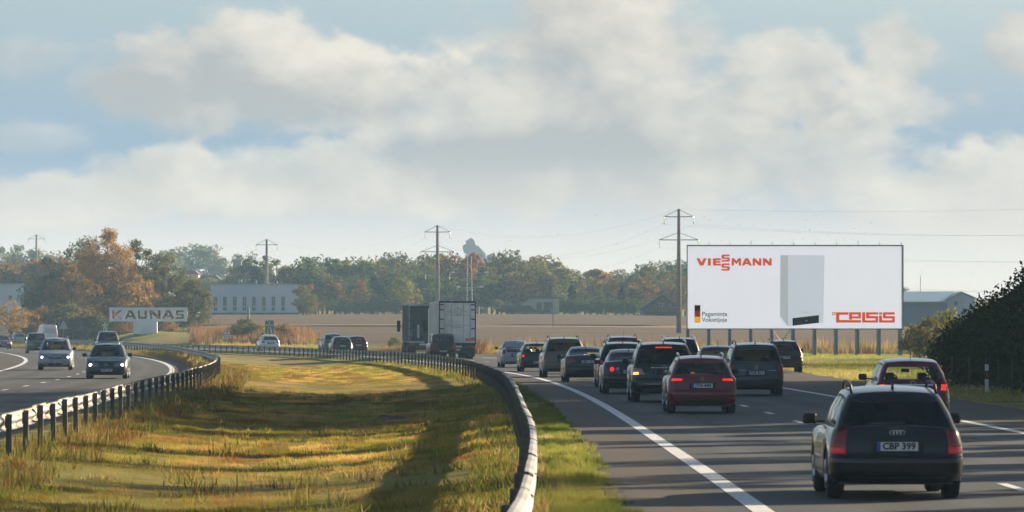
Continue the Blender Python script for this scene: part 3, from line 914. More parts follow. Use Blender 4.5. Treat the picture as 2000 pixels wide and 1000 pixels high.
    if c.get('wiper', True):
        q0 = gh.at(-.02, tr0 - .03) + Vector((0, -.02, 0)); q1 = gh.at(.78, tr0 + .07) + Vector((0, -.025, 0))
        MB().tube([tuple(q0), tuple(q1)], .009, 4).link('wiper', BLACK, root)
    for bx in c.get('boxes', []):                          # (name, material, x0,x1,z0,z1,t,depth) set on the rear panel
        nm, m_, x0, x1, za, zbb, d0, d1 = bx
        tq = min(max(((za + zbb) / 2 - z0) / (deck - z0), 0), 1); q = low.at(0, tq)
        MB().rbox(x0, x1, q.y - d1, q.y + d0, za, zbb, min(.012, (zbb - za) * .3)).link(nm, m_, root)
    for nm, m_, x, z_, r, k in c.get('badges', []):
        tq = (z_ - z0) / (deck - z0); q = low.at(0, min(max(tq, 0), 1)) if c.get('shows', 'rear') == 'rear' else low.at(4.999, min(max(tq, 0), 1))
        sg = -1 if c.get('shows', 'rear') == 'rear' else 1
        mb = MB()
        for i in range(k):
            cx = x + (i - (k - 1) / 2) * r * 1.45
            mb.tube([(cx + r * math.cos(u), q.y + sg * .012, z_ + r * math.sin(u)) for u in np.linspace(0, 2 * math.pi, 15)], r * .16, 5, False)
        mb.link(nm, m_, root)
    if c.get('spare'):
        q = low.at(0, .75); sp_ = MB().lathe([(.001, -.26), (.30, -.26), (.36, -.22), (.37, -.06), (.34, .0)], 26, 'y')
        sp_.link('spare_wheel_cover', BLACK, root, (.02, q.y, .98), smooth=True)
    return root

def place(root, c, X, z_near, f, oncoming=False, extra=0.0):
    L = c['L']
    s = slope(f, z_near + L / 2)
    th = -math.atan(s) + extra
    d = Vector((-math.sin(th), math.cos(th), 0))
    ctr = Vector((X, z_near, 0)) + d * (L / 2)
    root.location = ctr
    root.rotation_euler = (0, 0, th + (math.pi if oncoming else 0))
    return root

HATCH = dict(L=4.2, W=1.76, H=1.48, belt=.93, gr=(.10, .52), gf=(1.0, 1.75), rw=1.35)
def tl(p0, p1, t0, t1, s=0.0): return [(p0, t0 + s), (p1, t0), (p1, t1), (p0, t1 - s)]
def spec(**k): d = dict(HATCH); d.update(k); return d
NAVY = paint('paint_black_navy', (0.004, 0.0045, 0.007), .14)
BLK = paint('paint_black', (0.004, 0.004, 0.005), .14)
MAROON = paint('paint_dark_red', (0.15, 0.005, 0.014), .1)
RED2 = paint('paint_wine_red', (0.085, 0.004, 0.010), .1)
GREY = paint('paint_slate_grey', (0.036, 0.046, 0.054), .16)
DGREY = paint('paint_dark_grey', (0.013, 0.015, 0.019), .14)
TAN = paint('paint_taupe', (0.095, 0.088, 0.078), .35)
SILV = paint('paint_silver', (0.26, 0.28, 0.31), .15)
GREEN = paint('paint_dark_green', (0.010, 0.030, 0.028), .1)
DGREEN = paint('paint_bottle_green', (0.014, 0.022, 0.022), .2)
WHITE = paint('paint_white', (0.62, 0.63, 0.65), .12)
BLUE = paint('paint_grey_blue', (0.055, 0.075, 0.095), .2)
SEAM = [[(-1.9, .475), (1.9, .475)], [(0.95, .5), (1.02, .98)]]
VALANCE = ([(-1.6, .01), (1.6, .01), (1.6, .13), (-1.6, .13)], BLACK, .004, 'valance')

CARS = []
def car(c, X, z, f=None, onc=False, extra=0.0):
    r = build_car(c); place(r, c, X, z, f if f is not None else XR, onc, extra); CARS.append(r); return r

# --- traffic leading away
car(spec(name='station_wagon', label='black station wagon with roof rails, number plate CBP 399, closest car', L=4.48, W=1.735, H=1.43, belt=.90, paint=NAVY,
         gr=(.13, .62), gf=(1.25, 2.0), rw=1.3, rear_curve=.15, rails=True, rail_m=BLACK, pillars=[.02, .24, .265, .58, .605, .985], glass=GLASS, rear_glass=GLASS_D, side_glass=GLASS_D,
         tail=[([(1.02, .66), (1.72, .66), (1.66, .97), (1.08, .97)], LAMP_R, .006), ([(1.02, .53), (1.74, .53), (1.72, .65), (1.02, .65)], LAMP_RL, .007)],
         low_patch=[([(-1.5, .015), (1.5, .015), (1.5, .10), (-1.5, .10)], BLACK, .004, 'valance')], seams=[[(-1.9, .47), (1.9, .47)], [(1.0, .5), (1.04, .98)]],
         plate='CBP 399', plate_t=.665, badges=[('badge', CHROME, 0, .845, .030, 4)], gw=(.90, .69), wheel=.31, fin=True, rr=.20, grr=.11), 4.86, 64.5)
car(spec(label='wine red hatchback with thin roof aerial just ahead of the black wagon', L=3.95, W=1.695, H=1.50, belt=.98, paint=RED2, gr=(.10, .50), gf=(.85, 1.55), rw=1.2,
         glass=glass('clear_glass', .85), tail=[([(1.0, .70), (1.75, .66), (1.95, .98), (1.2, .99)], LAMP_R, .008), ([(1.05, .74), (1.45, .72), (1.55, .92), (1.2, .93)], LAMP_BR, .012)], seams=SEAM,
         low_patch=[VALANCE, ([(-.8, .88), (.8, .88), (.8, .93), (-.8, .93)], CHROME, .006, 'trim_strip')], plate='KBR 218', plate_t=.55, badges=[('badge', CHROME, 0, .95, .045, 1)], gw=(.92, .72), fin=False, whip=.22, glass_t=(.14, .86)), 8.86, 113)
car(spec(name='station_wagon', label='red estate car with lit tail lights and number plate JTH 444', L=4.5, W=1.78, H=1.47, belt=.96, paint=MAROON, gr=(.12, .66), gf=(1.0, 1.8), rw=1.35, rear_curve=.2,
         rails=True, rail_m=CHROME, rear_glass=GLASS, pillars=[.02, .22, .245, .58, .605, .985],
         tail=[([(.72, .80), (1.9, .78), (1.9, .96), (.78, .94)], LAMP_R, .008), ([(.80, .83), (1.55, .81), (1.5, .91), (.82, .90)], LAMP_BR, .012)], seams=SEAM,
         low_patch=[([(-1.3, .03), (1.3, .03), (1.45, .22), (-1.45, .22)], BLACK, .006, 'valance')], plate='JTH 444', plate_t=.66, badges=[('badge', CHROME, 0, .875, .035, 1)], gw=(.91, .70), fin_m=MAROON, wheel=.32), 4.80, 129)
car(spec(name='suv', cat='suv', label='black SUV with lit high brake light and orange indicator', L=4.8, W=1.93, H=1.76, belt=1.09, paint=BLK, gr=(.14, .50), gf=(1.2, 1.9), sill=.28, wheel=.37, tyre_w=.26, rw=1.35, rear_curve=.3,
         rails=True, rail_m=CHROME, rear_glass=GLASS_D, side_glass=GLASS_D, tail=[([(.78, .66), (1.85, .62), (1.9, .88), (.95, .86)], LAMP_P, .008), ([(1.05, .655), (1.62, .64), (1.62, .735), (1.05, .745)], LAMP_O, .013)],
         low_patch=[([(-1.2, .02), (1.2, .02), (1.3, .14), (-1.3, .14)], TRIM, .008, 'skid_plate'), ([(-.55, .885), (.55, .885), (.55, .91), (-.55, .91)], CHROME, .008, 'trim_strip'), ([(-1.1, .30), (1.1, .30), (1.1, .325), (-1.1, .325)], CHROME, .006, 'bumper_strip')],
         high_patch=[([(-.42, .88), (.42, .88), (.42, .93), (-.42, .93)], LAMP_BR, .012, 'brake_light')], glass_t=(.10, .84), plate='HUS 601', plate_t=.75, seams=SEAM, badges=[('badge', CHROME, .0, 1.03, .05, 1)], gw=(.92, .74)), 4.42, 148.6)
car(spec(name='minivan', cat='minivan', label='slate grey minivan with round badge and large red tail lights', L=4.63, W=1.81, H=1.70, belt=1.05, paint=GREY, gr=(.12, .45), gf=(.75, 1.7), rw=1.35, rear_curve=.25,
         rails=True, rear_glass=GLASS_D, side_glass=GLASS_D, tail=[([(1.08, .56), (1.85, .55), (1.80, .90), (1.15, .92)], LAMP_R, .01)], low_patch=[([(-.95, .70), (.95, .70), (.95, .72), (-.95, .72)], CHROME, .006, 'trim_strip'), VALANCE],
         seams=[[(-1.9, .475), (1.9, .475)], [(1.02, .5), (1.05, .98)]], plate='FGF 811', plate_t=.62, badges=[('badge', CHROME, 0, .90, .05, 1)], gw=(.93, .75), wheel=.325, glass_t=(.12, .84), wiper=True), 7.78, 163)
car(spec(name='sedan', label='dark grey sedan with round lit tail lights behind the black SUV', L=4.77, W=1.82, H=1.47, belt=.95, deck=1.04, deck_len=.55, paint=DGREY, gr=(.50, 1.35), gf=(1.2, 2.05), rw=1.3, rear_curve=.0,
         wiper=False, rounds=[(.90, .72, .075, 0, LAMP_BR), (.62, .73, .055, 0, LAMP_W)], tail=[([(.42, .64), (1.75, .60), (1.75, .83), (.5, .83)], DGREY, .004)], seams=[[(-1.9, .46), (1.9, .46)]], low_patch=[VALANCE], plate='GZE 472', plate_t=.62, gw=(.88, .66), pillars=[.05, .40, .43, .985], roof_drop_rear=.10), 3.86, 167)
car(spec(name='suv', cat='suv', label='black SUV partly hidden behind the dark grey sedan with round lights', L=4.63, W=1.9, H=1.66, belt=1.06, paint=BLK, gr=(.14, .62), gf=(1.1, 1.8), sill=.26, wheel=.36, tyre_w=.24, rw=1.35, rails=True, rail_m=BLACK,
         tail=[([(.80, .70), (1.9, .66), (1.9, .90), (.9, .90)], LAMP_R, .008), ([(.9, .77), (1.7, .75), (1.7, .80), (.9, .81)], LAMP_BR, .012)], rear_glass=GLASS_D, side_glass=GLASS_D, plate='JKL 905', plate_t=.66, seams=SEAM, low_patch=[VALANCE], gw=(.92, .72)), 4.04, 185)
car(spec(name='sedan', label='dark sedan showing its roof between the red estate and the slate grey minivan', L=4.6, W=1.78, H=1.52, belt=.96, deck=1.05, deck_len=.5, paint=DGREY, gr=(.48, 1.25), gf=(1.15, 2.0), wiper=False, rear_curve=0, rw=1.3,
         tail=[([(.85, .66), (1.8, .62), (1.8, .90), (.9, .90)], LAMP_R, .008)], seams=[[(-1.9, .46), (1.9, .46)]], low_patch=[VALANCE], plate='EFA 340', gw=(.9, .68), pillars=[.05, .40, .43, .985], whip=.2, fin=False), 7.65, 188)
car(spec(name='sedan', label='dark sedan with wide red tail lights and pale number plate beside the left line', L=4.7, W=1.83, H=1.43, belt=.94, deck=1.03, deck_len=.52, paint=DGREY, gr=(.46, 1.3), gf=(1.25, 2.1), wiper=False, rear_curve=.0, rw=1.35,
         glass=glass('clear_glass', .85), tail=[([(.62, .70), (1.85, .68), (1.85, .90), (.80, .92)], LAMP_R, .008)], seams=[[(-1.9, .46), (1.9, .46)]], low_patch=[VALANCE], plate='HJR 118', plate_t=.74, gw=(.88, .66), pillars=[.05, .40, .43, .985], roof_drop_rear=.09), 2.98, 203)
car(spec(name='suv', cat='suv', label='dark SUV with black mirror ahead of the dark sedan, roof above the red estate', L=4.7, W=1.86, H=1.77, belt=1.08, paint=DGREY, gr=(.13, .55), gf=(1.15, 1.85), sill=.27, wheel=.36, rails=True, rail_m=CHROME, tail=[([(1.02, .62), (1.8, .62), (1.8, .99), (1.1, .99)], LAMP_R, .01)],
         rear_glass=GLASS_D, side_glass=GLASS_D, seams=SEAM, low_patch=[VALANCE], plate='DKO 773', gw=(.92, .74)), 7.05, 214)
car(spec(name='minivan', cat='minivan', label='taupe minivan with roof rails queuing behind the black hatchback', L=4.75, W=1.93, H=1.76, belt=1.08, paint=TAN, gr=(.14, .50), gf=(.95, 1.8), sill=.27, wheel=.34, rails=True, rail_m=BLACK, rw=1.3, rear_glass=GLASS_D, side_glass=GLASS_D,
         tail=[([(1.18, .62), (1.8, .60), (1.8, .99), (1.3, .99)], LAMP_R, .01)], seams=SEAM, low_patch=[VALANCE], plate='GBD 254', plate_t=.6, gw=(.92, .73)), 2.32, 224)
car(spec(name='suv', cat='suv', label='dark red SUV of which only the roof shows above the black SUV', L=4.6, W=1.85, H=1.78, belt=1.08, paint=RED2, gr=(.13, .5), gf=(1.1, 1.8), sill=.27, wheel=.35, rails=True, tail=[([(1.02, .62), (1.8, .62), (1.8, .95), (1.1, .95)], LAMP_R, .01)], plate='CTN 061', seams=SEAM, gw=(.92, .75), whip=.35, fin=False), 5.3, 241)
car(spec(name='station_wagon', label='dark raised estate with tall red corner lights on the exit lane', L=4.8, W=1.87, H=1.58, belt=1.0, paint=DGREY, gr=(.12, .52), gf=(1.2, 2.0), sill=.27, wheel=.35, rails=True, rear_glass=GLASS_D, side_glass=GLASS_D, pillars=[.02, .22, .245, .58, .605, .985],
         tail=[([(1.15, .68), (1.85, .66), (1.75, 1.0), (1.2, 1.0)], LAMP_R, .01), ([(1.3, .64), (1.75, .64), (1.75, .74), (1.3, .74)], LAMP_O, .016)], high_patch=[([(1.08, .0), (1.62, .0), (1.62, .80), (1.15, .80)], LAMP_R, .012, 'tail_light'), ([(-1.62, .0), (-1.08, .0), (-1.15, .80), (-1.62, .80)], LAMP_R, .012, 'tail_light')],
         low_patch=[([(-1.1, .03), (1.1, .03), (1.1, .14), (-1.1, .14)], TRIM, .008, 'skid_plate')], seams=SEAM, plate='FRA 590', plate_t=.63, gw=(.91, .70)), 13.15, 247, extra=-.05)
car(spec(label='small black hatchback between the silver liftback and the taupe minivan', L=4.0, W=1.74, H=1.45, belt=.95, paint=BLK, gr=(.10, .50), gf=(.95, 1.7), rw=1.25, glass=glass('clear_glass', .85), tail=[([(1.05, .66), (1.7, .64), (1.6, .99), (1.15, .99)], LAMP_R, .012), ([(1.1, .70), (1.55, .68), (1.5, .86), (1.15, .86)], LAMP_BR, .015)], seams=SEAM, low_patch=[VALANCE], plate='BZC 735', plate_t=.34, plate_bed=False, gw=(.91, .70)), 1.28, 252)
car(spec(name='liftback', label='silver liftback with a split rear window, front of the queue by the line', L=4.46, W=1.745, H=1.49, belt=.97, deck=1.0, deck_len=.18, paint=SILV, gr=(.22, 1.5), gf=(.95, 1.95), rw=1.2, rear_curve=-.1, wiper=False, tail=[([(1.05, .66), (1.75, .64), (1.7, .93), (1.12, .95)], LAMP_R, .01)],
         low_patch=[([(-.95, .78), (.95, .78), (1.0, .98), (-1.0, .98)], SEAL, .008, 'lower_rear_window'), VALANCE], seams=[[(-1.9, .46), (1.9, .46)]], plate='FPU 209', plate_t=.6, gw=(.9, .66), roof_drop_rear=.18), .30, 278)
car(spec(name='off_roader', cat='off-roader', label='dark red boxy off-roader with a spare wheel beside the white trailer', L=4.4, W=1.87, H=1.80, belt=1.10, paint=paint('paint_oxblood', (0.045, 0.005, 0.007), .12), gr=(.06, .12), gf=(1.5, 1.75), sill=.42, wheel=.40, tyre_w=.27, rw=1.2, rr=.08, grr=.07, kb=.01, gkb=.01, rear_curve=0, gw=(.86, .78), rear_glass=GLASS_D, side_glass=GLASS_D,
         rear_prof=[(0, .12), (.06, .02), (.22, .0), (.30, .04), (1, .05)], tail=[([(1.15, .50), (1.75, .50), (1.75, .80), (1.15, .80)], LAMP_R, .03)], low_patch=[([(.80, .36), (1.1, .36), (1.1, .80), (.80, .80)], LAMP_R, .012, 'reflector'), ([(-1.1, .36), (-.80, .36), (-.80, .80), (-1.1, .80)], LAMP_R, .012, 'reflector')], spare=True, plate='EVS 418', plate_t=.22, plate_bed=False, fin=False, wiper=False), -4.72, 351)
car(spec(label='dark green hatchback rear of the cluster of three cars behind the rail', L=4.15, W=1.73, H=1.46, belt=.93, paint=DGREEN, tail=[([(1.05, .62), (1.8, .62), (1.7, .95), (1.12, .95)], LAMP_R, .01)], seams=SEAM, plate='CBU 664', gw=(.91, .70)), -14.05, 425)
car(spec(label='dark red hatchback ahead and beside the dark green one', L=4.2, W=1.75, H=1.48, belt=.94, paint=RED2, tail=[([(1.0, .7), (1.8, .7), (1.7, .95), (1.1, .95)], LAMP_R, .01)], seams=SEAM, plate='DMS 127', gw=(.91, .70)), -13.2, 440)
car(spec(name='suv', cat='suv', label='grey SUV with black mirror half hidden behind the dark green hatchback', L=4.5, W=1.82, H=1.66, belt=1.04, paint=BLUE, sill=.26, wheel=.35, gr=(.12, .45), gf=(1.1, 1.8), tail=[([(1.0, .66), (1.8, .66), (1.8, .95), (1.1, .95)], LAMP_R, .01)], seams=SEAM, plate='HEL 882', gw=(.92, .73), rear_glass=GLASS_D), -15.8, 455)
car(spec(label='white hatchback driving past the green motorway sign', L=4.3, W=1.78, H=1.52, belt=.98, paint=WHITE, tail=[([(.85, .72), (1.8, .66), (1.8, .90), (1.0, .92)], LAMP_R, .01)], seams=SEAM, plate='JBN 350', plate_t=.66, low_patch=[([(-1.2, .02), (1.2, .02), (1.2, .10), (-1.2, .10)], BLACK, .006, 'valance')], gw=(.91, .66), rear_glass=GLASS_D), -22.6, 480)
car(spec(label='pale silver car seen behind the far rail beside the white van', L=4.3, W=1.75, H=1.50, belt=.95, paint=SILV, gr=(.12, .6), tail=[([(1.0, .66), (1.8, .66), (1.8, .95), (1.1, .95)], LAMP_R, .01)], plate='ZRB 143', gw=(.91, .68)), -64.3, 670)

# --- oncoming traffic
HL = [([(3.45, .62), (4.42, .64), (4.36, .92), (3.55, .97)], HEAD, .006)]
FRONT = dict(shows='front', plate_tf=.36, wiper=False)
def fspec(**k):
    d = spec(**FRONT); d.update(k); return d
GRILLE = lambda m=BLACK: ([(4.45, .66), (5.0, .66), (5.0, .84), (4.40, .84)], m, .006)
def front_patches(hl, hh):
    out = []
    for p0, p1, t0, t1, m_, nm, o_ in (hl or []):
        out += [([(p0, t0), (4.995, t0), (4.995, t1), (p1, t1)], m_, o_, nm), ([(-4.995, t0), (-p0, t0), (-p1, t1), (-4.995, t1)], m_, o_, nm)]
    return out
FP = [(4.30, 4.34, .08, .26, BLACK, 'lower_grille', .006), (4.42, 4.40, .62, .80, BLACK, 'grille', .006), (4.46, 4.46, .705, .725, CHROME, 'grille_bar', .012)]
car(fspec(name='station_wagon', label='dark green estate car coming on with both headlights lit', L=4.8, W=1.80, H=1.50, belt=.93, nose=.70, paint=GREEN, gr=(.12, .5), gf=(1.25, 2.1), head=HL, bulbs=[(3.74, .74, .062)], plate='ETP 347', low_patch=front_patches(FP, 0), rails=True, rail_m=BLACK,
          badges=[('badge', CHROME, 0, .62, .05, 1)], gw=(.9, .68), sill=.19, fin=False), -17.2, 217, XL, True)
car(fspec(name='minivan', cat='minivan', label='silver grey compact minivan with lit headlights in the far lane', L=4.47, W=1.80, H=1.66, belt=1.02, nose=.80, paint=SILV, gr=(.12, .4), gf=(.85, 1.9), head=HL, bulbs=[(3.76, .74, .055)], plate='BRD 586', low_patch=front_patches(FP, 0), rails=True,
          badges=[('badge', CHROME, 0, .70, .05, 1)], gw=(.91, .71), sill=.2, fin=False), -23.3, 261, XL, True)
car(fspec(name='suv', cat='suv', label='blue grey SUV following behind the dark green estate', L=4.6, W=1.82, H=1.92, belt=1.15, nose=.95, paint=BLUE, gr=(.12, .4), gf=(1.0, 1.75), head=HL, plate='AOH 290', low_patch=front_patches(FP, 0), gw=(.91, .72), sill=.24, wheel=.35, fin=False), -30.7, 390, XL, True)
car(fspec(name='suv', cat='suv', label='dark SUV with roof rails half hidden behind the silver minivan', L=4.6, W=1.86, H=1.74, belt=1.07, nose=.92, paint=DGREEN, gr=(.12, .4), gf=(1.1, 1.8), head=HL, plate='BGS 731', low_patch=front_patches(FP, 0), gw=(.91, .73), sill=.25, wheel=.36, rails=True, fin=False), -40.2, 434, XL, True)
car(fspec(label='dark red car at the left picture edge coming round the bend', L=4.4, W=1.75, H=1.45, belt=.92, nose=.72, paint=RED2, gf=(1.1, 1.95), head=[(HL[0][0], LAMP_W, .006)], plate='CVH 068', low_patch=front_patches(FP, 0), gw=(.9, .68), sill=.2, fin=False), -51.6, 520, XL, True)

# ------------------------------------------------------------------ van and lorries
TRAIL_W = pbr('trailer_white', (0.72, 0.72, 0.69), 0.55, var=0.16, vscale=1.2, c2=(0.52, 0.51, 0.48))
TRAIL_G = pbr('trailer_grey', (0.38, 0.39, 0.40), 0.55, var=0.2, vscale=.8)
TRAIL_D = pbr('trailer_dark_doors', (0.022, 0.045, 0.050), 0.5, var=0.3, vscale=1.0)
STEEL = pbr('dark_steel', (0.035, 0.036, 0.038), 0.6, 0.3, var=.3)
ORANGE = pbr('reflective_orange', (0.62, 0.15, 0.02), 0.4)
FADED = pbr('faded_print', (0.16, 0.165, 0.17), 0.6)
def lorry(label, X, z, white, name='semi_trailer_lorry', turn=0.0):
    c = dict(L=16.0); w = 1.275; H0, H1 = 1.12, 4.0; L = 13.6
    t = thing(name, label, 'lorry'); y0 = -8.0; yT = y0 + L
    side = TRAIL_W if white else pbr('trailer_side_dark', (.13, .15, .15), .6, var=.25, vscale=.8)
    b = MB().box(-w + .03, w - .03, y0 + .02, yT, H0 - .1, H1 - .02)
    body = b.link('trailer_body', side, t)
    for k in range(14):
        y = y0 + .3 + k * .98
        for sx in (-1, 1): MB().box(*sorted((sx * (w - .028), sx * (w - .002))), y, y + .06, H0, H1 - .1).link('side_rib', side, body)
    fr = MB().box(-w, w, y0, y0 + .07, H1 - .12, H1).box(-w, -w + .08, y0, y0 + .07, H0 - .12, H1 - .12).box(w - .08, w, y0, y0 + .07, H0 - .12, H1 - .12).box(-w + .08, w - .08, y0, y0 + .07, H0 - .16, H0)
    fr.link('rear_frame', STEEL if white else TRAIL_G, t)
    for sx in (-1, 1):
        d = MB().box(*sorted((sx * .006, sx * (w - .085))), y0 - .005, y0 + .045, H0 + .005, H1 - .13).link('rear_door', TRAIL_W if white else TRAIL_D, t)
        for k in (.35, .75):
            MB().tube([(sx * (w - .1) * k, y0 - .03, H0), (sx * (w - .1) * k, y0 - .03, H1 - .14)], .018, 6).link('locking_bar', TRAIL_G if white else STEEL, d)
        for zz in (1.45, 2.1, 2.75, 3.4, 3.75):
            MB().box(*sorted((sx * (w - .34), sx * (w - .01))), y0 - .02, y0 - .006, zz - .04, zz + .04).link('hinge', STEEL, d)
        MB().box(*sorted((sx * .85, sx * 1.2)), y0 - .03, y0 - .004, .78, .95).link('tail_light', LAMP_R, t)
        for k in range(3):
            tm, rm = wheel_meshes(.5, .36)
            wv = link('wheel', tm, RUBBER, t, (sx * (w - .2), y0 + 3.0 + k * 1.31, .5)); link('rim', rm, RIM_D, wv)
        MB().box(*sorted((sx * .72, sx * 1.22)), y0 + .5, y0 + .52, .18, .75).link('mud_flap', BLACK, t)
    MB().box(-w + .05, w - .05, y0 + .08, y0 + .20, .42, .60).link('underrun_bar', STEEL, t)
    MB().box(-w + .08, w - .08, y0 - .0, y0 + .18, .72, 1.0).link('lamp_bar', STEEL, t)
    MB().box(-.42, .42, yT - 12.8, yT, .72, 1.0).link('chassis', STEEL, t)
    pl = MB().box(-.45 + .0, .30, y0 - .03, y0 - .012, .80, .93).link('number_plate', PLATE, t)
    if white:
        lines = MB()
        for zz, x0, x1 in ((3.02, -.8, .8), (2.32, -.95, .95)): lines.box(x0, x1, y0 - .012, y0 - .006, zz, zz + .018)
        lines.box(-.4, .4, y0 - .012, y0 - .006, 2.18, 2.20)
        lines.link('printed_line', FADED, t)
        em = MB().tube([(.02 + .24 * math.cos(u), y0 - .01, 3.28 + .24 * math.sin(u)) for u in np.linspace(0, 2 * math.pi, 21)], .012, 4, False)
        em.tube([(.02, y0 - .01, 3.1), (.02, y0 - .01, 3.62)], .01, 4).link('printed_emblem', FADED, t)
        for s_, x, zz, sz in (('A I R', -.55, 3.28, .17), ('A L', .60, 3.28, .17), ('AETZ', -.48, 1.62, .20)):
            o = link('lettering', text_mesh(s_, sz), FADED, t, (x, y0 - .007, zz)); o.rotation_euler = (R(90), 0, 0)
        MB().box(.55, 1.18, y0 - .03, y0 - .02, 1.25, 1.45).link('hazard_plate', ORANGE, t)
    else:
        MB().box(-1.12, -1.04, y0 - .02, y0 - .006, 1.35, 1.75).link('reflector', ORANGE, t)
        MB().box(-.62, -.45, y0 - .03, y0 - .006, 1.35, 2.4).link('door_label', TRAIL_G, t)
    # tractor unit
    cab = MB().rbox(-1.22, 1.22, yT + .25, yT + 2.35, .55, 3.6, .12).link('cab', TRAIL_W if white else pbr('cab_grey', (.2, .21, .22), .4, coat=.6), t)
    MB().box(-1.12, 1.12, yT + 2.352, yT + 2.36, 1.9, 2.9).link('windscreen', SEAL, cab)
    for sx in (-1, 1):
        MB().rbox(*sorted((sx * 1.35, sx * 1.62)), yT + 2.1, yT + 2.2, 1.85, 2.75, .03).tube([(sx * 1.2, yT + 2.1, 2.3), (sx * 1.5, yT + 2.12, 2.3)], .03, 5).link('mirror', BLACK, t)
        for yy in (yT - 2.2, yT + 1.4):
            tm, rm = wheel_meshes(.5, .36); wv = link('wheel', tm, RUBBER, t, (sx * (w - .2), yy, .5)); link('rim', rm, RIM_D, wv)
    place(t, c, X, z, XR, False, turn)
    return t
lorry('lorry with a dirty white box trailer and an orange hazard plate', -3.75, 352, True, turn=-.02)
lorry('lorry with dark green trailer doors ahead of the white trailer', -6.75, 398, False, turn=-.06)

def delivery_van():
    t = thing('delivery_van', 'white high-roofed delivery van driving away behind the silver minivan', 'van')
    c = dict(L=5.8)
    def pr(pts): return lambda k: float(np.interp(k, [q[0] for q in pts], [q[1] for q in pts]))
    rp, wp, fpv = pr([(0, .1), (.08, .0), (.4, .02), (1, .10)]), pr([(0, .96), (.2, 1), (.5, .98), (.9, .86), (.96, .82), (1, .76)]), pr([(0, .1), (.2, 0), (.35, .25), (.45, .75), (.75, 1.5), (1, 1.75)])
    sh = Shell(lambda k: -2.9 + rp(k), lambda k: 2.9 - fpv(k), lambda k: .99 * wp(k), .12, .3, .03, .12, lambda y, p: .3, lambda y: 2.52)
    ps = sorted(set(np.linspace(-5, 5, 81).round(4).tolist())); mb = MB()
    mb.add(*sh.grid(ps, np.linspace(0, 1, 21).round(4).tolist(), [], [.05, .2, .5, 1.0], .05))
    mb.link('body', WHITE, t, smooth=True)
    for sx in (-1, 1):
        q = MB(); q.add(*sh.patch([(sx * 1.1, .24), (sx * 1.8, .24), (sx * 1.75, .42), (sx * 1.15, .42)], .01)); q.link('tail_light', LAMP_BR if sx > 0 else LAMP_R, t)
        q = MB(); q.add(*sh.patch([(sx * .12, .52), (sx * .92, .52), (sx * .88, .80), (sx * .12, .80)], .006)); q.link('rear_window', SEAL if False else pbr('van_window_panel', (.45, .47, .5), .3), t)
        q = MB(); q.tube([tuple(sh.at(sx * .03, k) + Vector((0, -.002, 0))) for k in np.linspace(.08, .94, 8)], .008, 4); q.link('door_seam', SEAL, t)
        for yy in (-1.75, 1.9):
            tm, rm = wheel_meshes(.34, .22); wv = link('wheel', tm, RUBBER, t, (sx * .86, yy, .34)); link('rim', rm, RIM_D, wv)
        MB().rbox(*sorted((sx * 1.0, sx * 1.25)), 1.5, 1.62, 1.25, 1.6, .03).link('mirror', BLACK, t)
    q = MB(); q.add(*sh.patch([(-.25, .935), (.25, .935), (.25, .965), (-.25, .965)], .015)); q.link('brake_light', LAMP_BR, t)
    MB().box(-.8, .8, -2.6, 2.4, .22, .5).link('underbody', BLACK, t)
    place(t, c, -58.6, 650, XR)
delivery_van()
# ------------------------------------------------------------------ billboard
def banner(name, c, trans=0.55):
    """printed vinyl: the low sun behind it shines through"""
    if name in MATS: return MATS[name]
    m = bpy.data.materials.new(name); m.use_nodes = True; MATS[name] = m
    g = G(m.node_tree); g.n.remove(g.n['Principled BSDF'])
    tc = g.new('ShaderNodeTexCoord').outputs['Object']
    n = g.noise(tc, 0.5, 4, 0.6)
    k = g.mix(n, tuple(x * .96 for x in c), c)
    df = g.new('ShaderNodeBsdfDiffuse'); tl_ = g.new('ShaderNodeBsdfTranslucent')
    g.l.new(k, df.inputs[0]); g.l.new(k, tl_.inputs[0])
    mx = g.new('ShaderNodeMixShader'); mx.inputs[0].default_value = trans
    g.l.new(df.outputs[0], mx.inputs[1]); g.l.new(tl_.outputs[0], mx.inputs[2])
    g.l.new(mx.outputs[0], g.n['Material Output'].inputs[0])
    return m
GLYPH = {
 'V': [[(0, 1), (.3, 1), (.5, .42), (.7, 1), (1, 1), (.66, 0), (.34, 0)]],
 'I': [[(0, 0), (1, 0), (1, 1), (0, 1)]],
 'E': [[(0, 0), (1, 0), (1, .24), (.36, .24), (.36, .39), (.95, .39), (.95, .61), (.36, .61), (.36, .76), (1, .76), (1, 1), (0, 1)]],
 'S': [[(0, 0), (.86, 0), (1, .12), (1, .48), (.88, .6), (.3, .6), (.3, .77), (.98, .77), (.98, 1), (.12, 1), (0, .88), (0, .52), (.12, .4), (.7, .4), (.7, .23), (0, .23)]],
 'M': [[(0, 0), (.24, 0), (.24, .6), (.5, .15), (.76, .6), (.76, 0), (1, 0), (1, 1), (.72, 1), (.5, .62), (.28, 1), (0, 1)]],
 'A': [[(0, 0), (.26, 0), (.34, .2), (.66, .2), (.74, 0), (1, 0), (.66, 1), (.34, 1)], [(.42, .4), (.58, .4), (.5, .7)]],
 'N': [[(0, 0), (.26, 0), (.26, .55), (.7, 0), (1, 0), (1, 1), (.74, 1), (.74, .45), (.3, 1), (0, 1)]],
 'K': [[(0, 0), (.26, 0), (.26, .38), (.66, 0), (1, 0), (.5, .5), (1, 1), (.66, 1), (.26, .62), (.26, 1), (0, 1)]],
 'U': [[(0, 1), (0, .12), (.12, 0), (.88, 0), (1, .12), (1, 1), (.72, 1), (.72, .25), (.28, .25), (.28, 1)]],
}
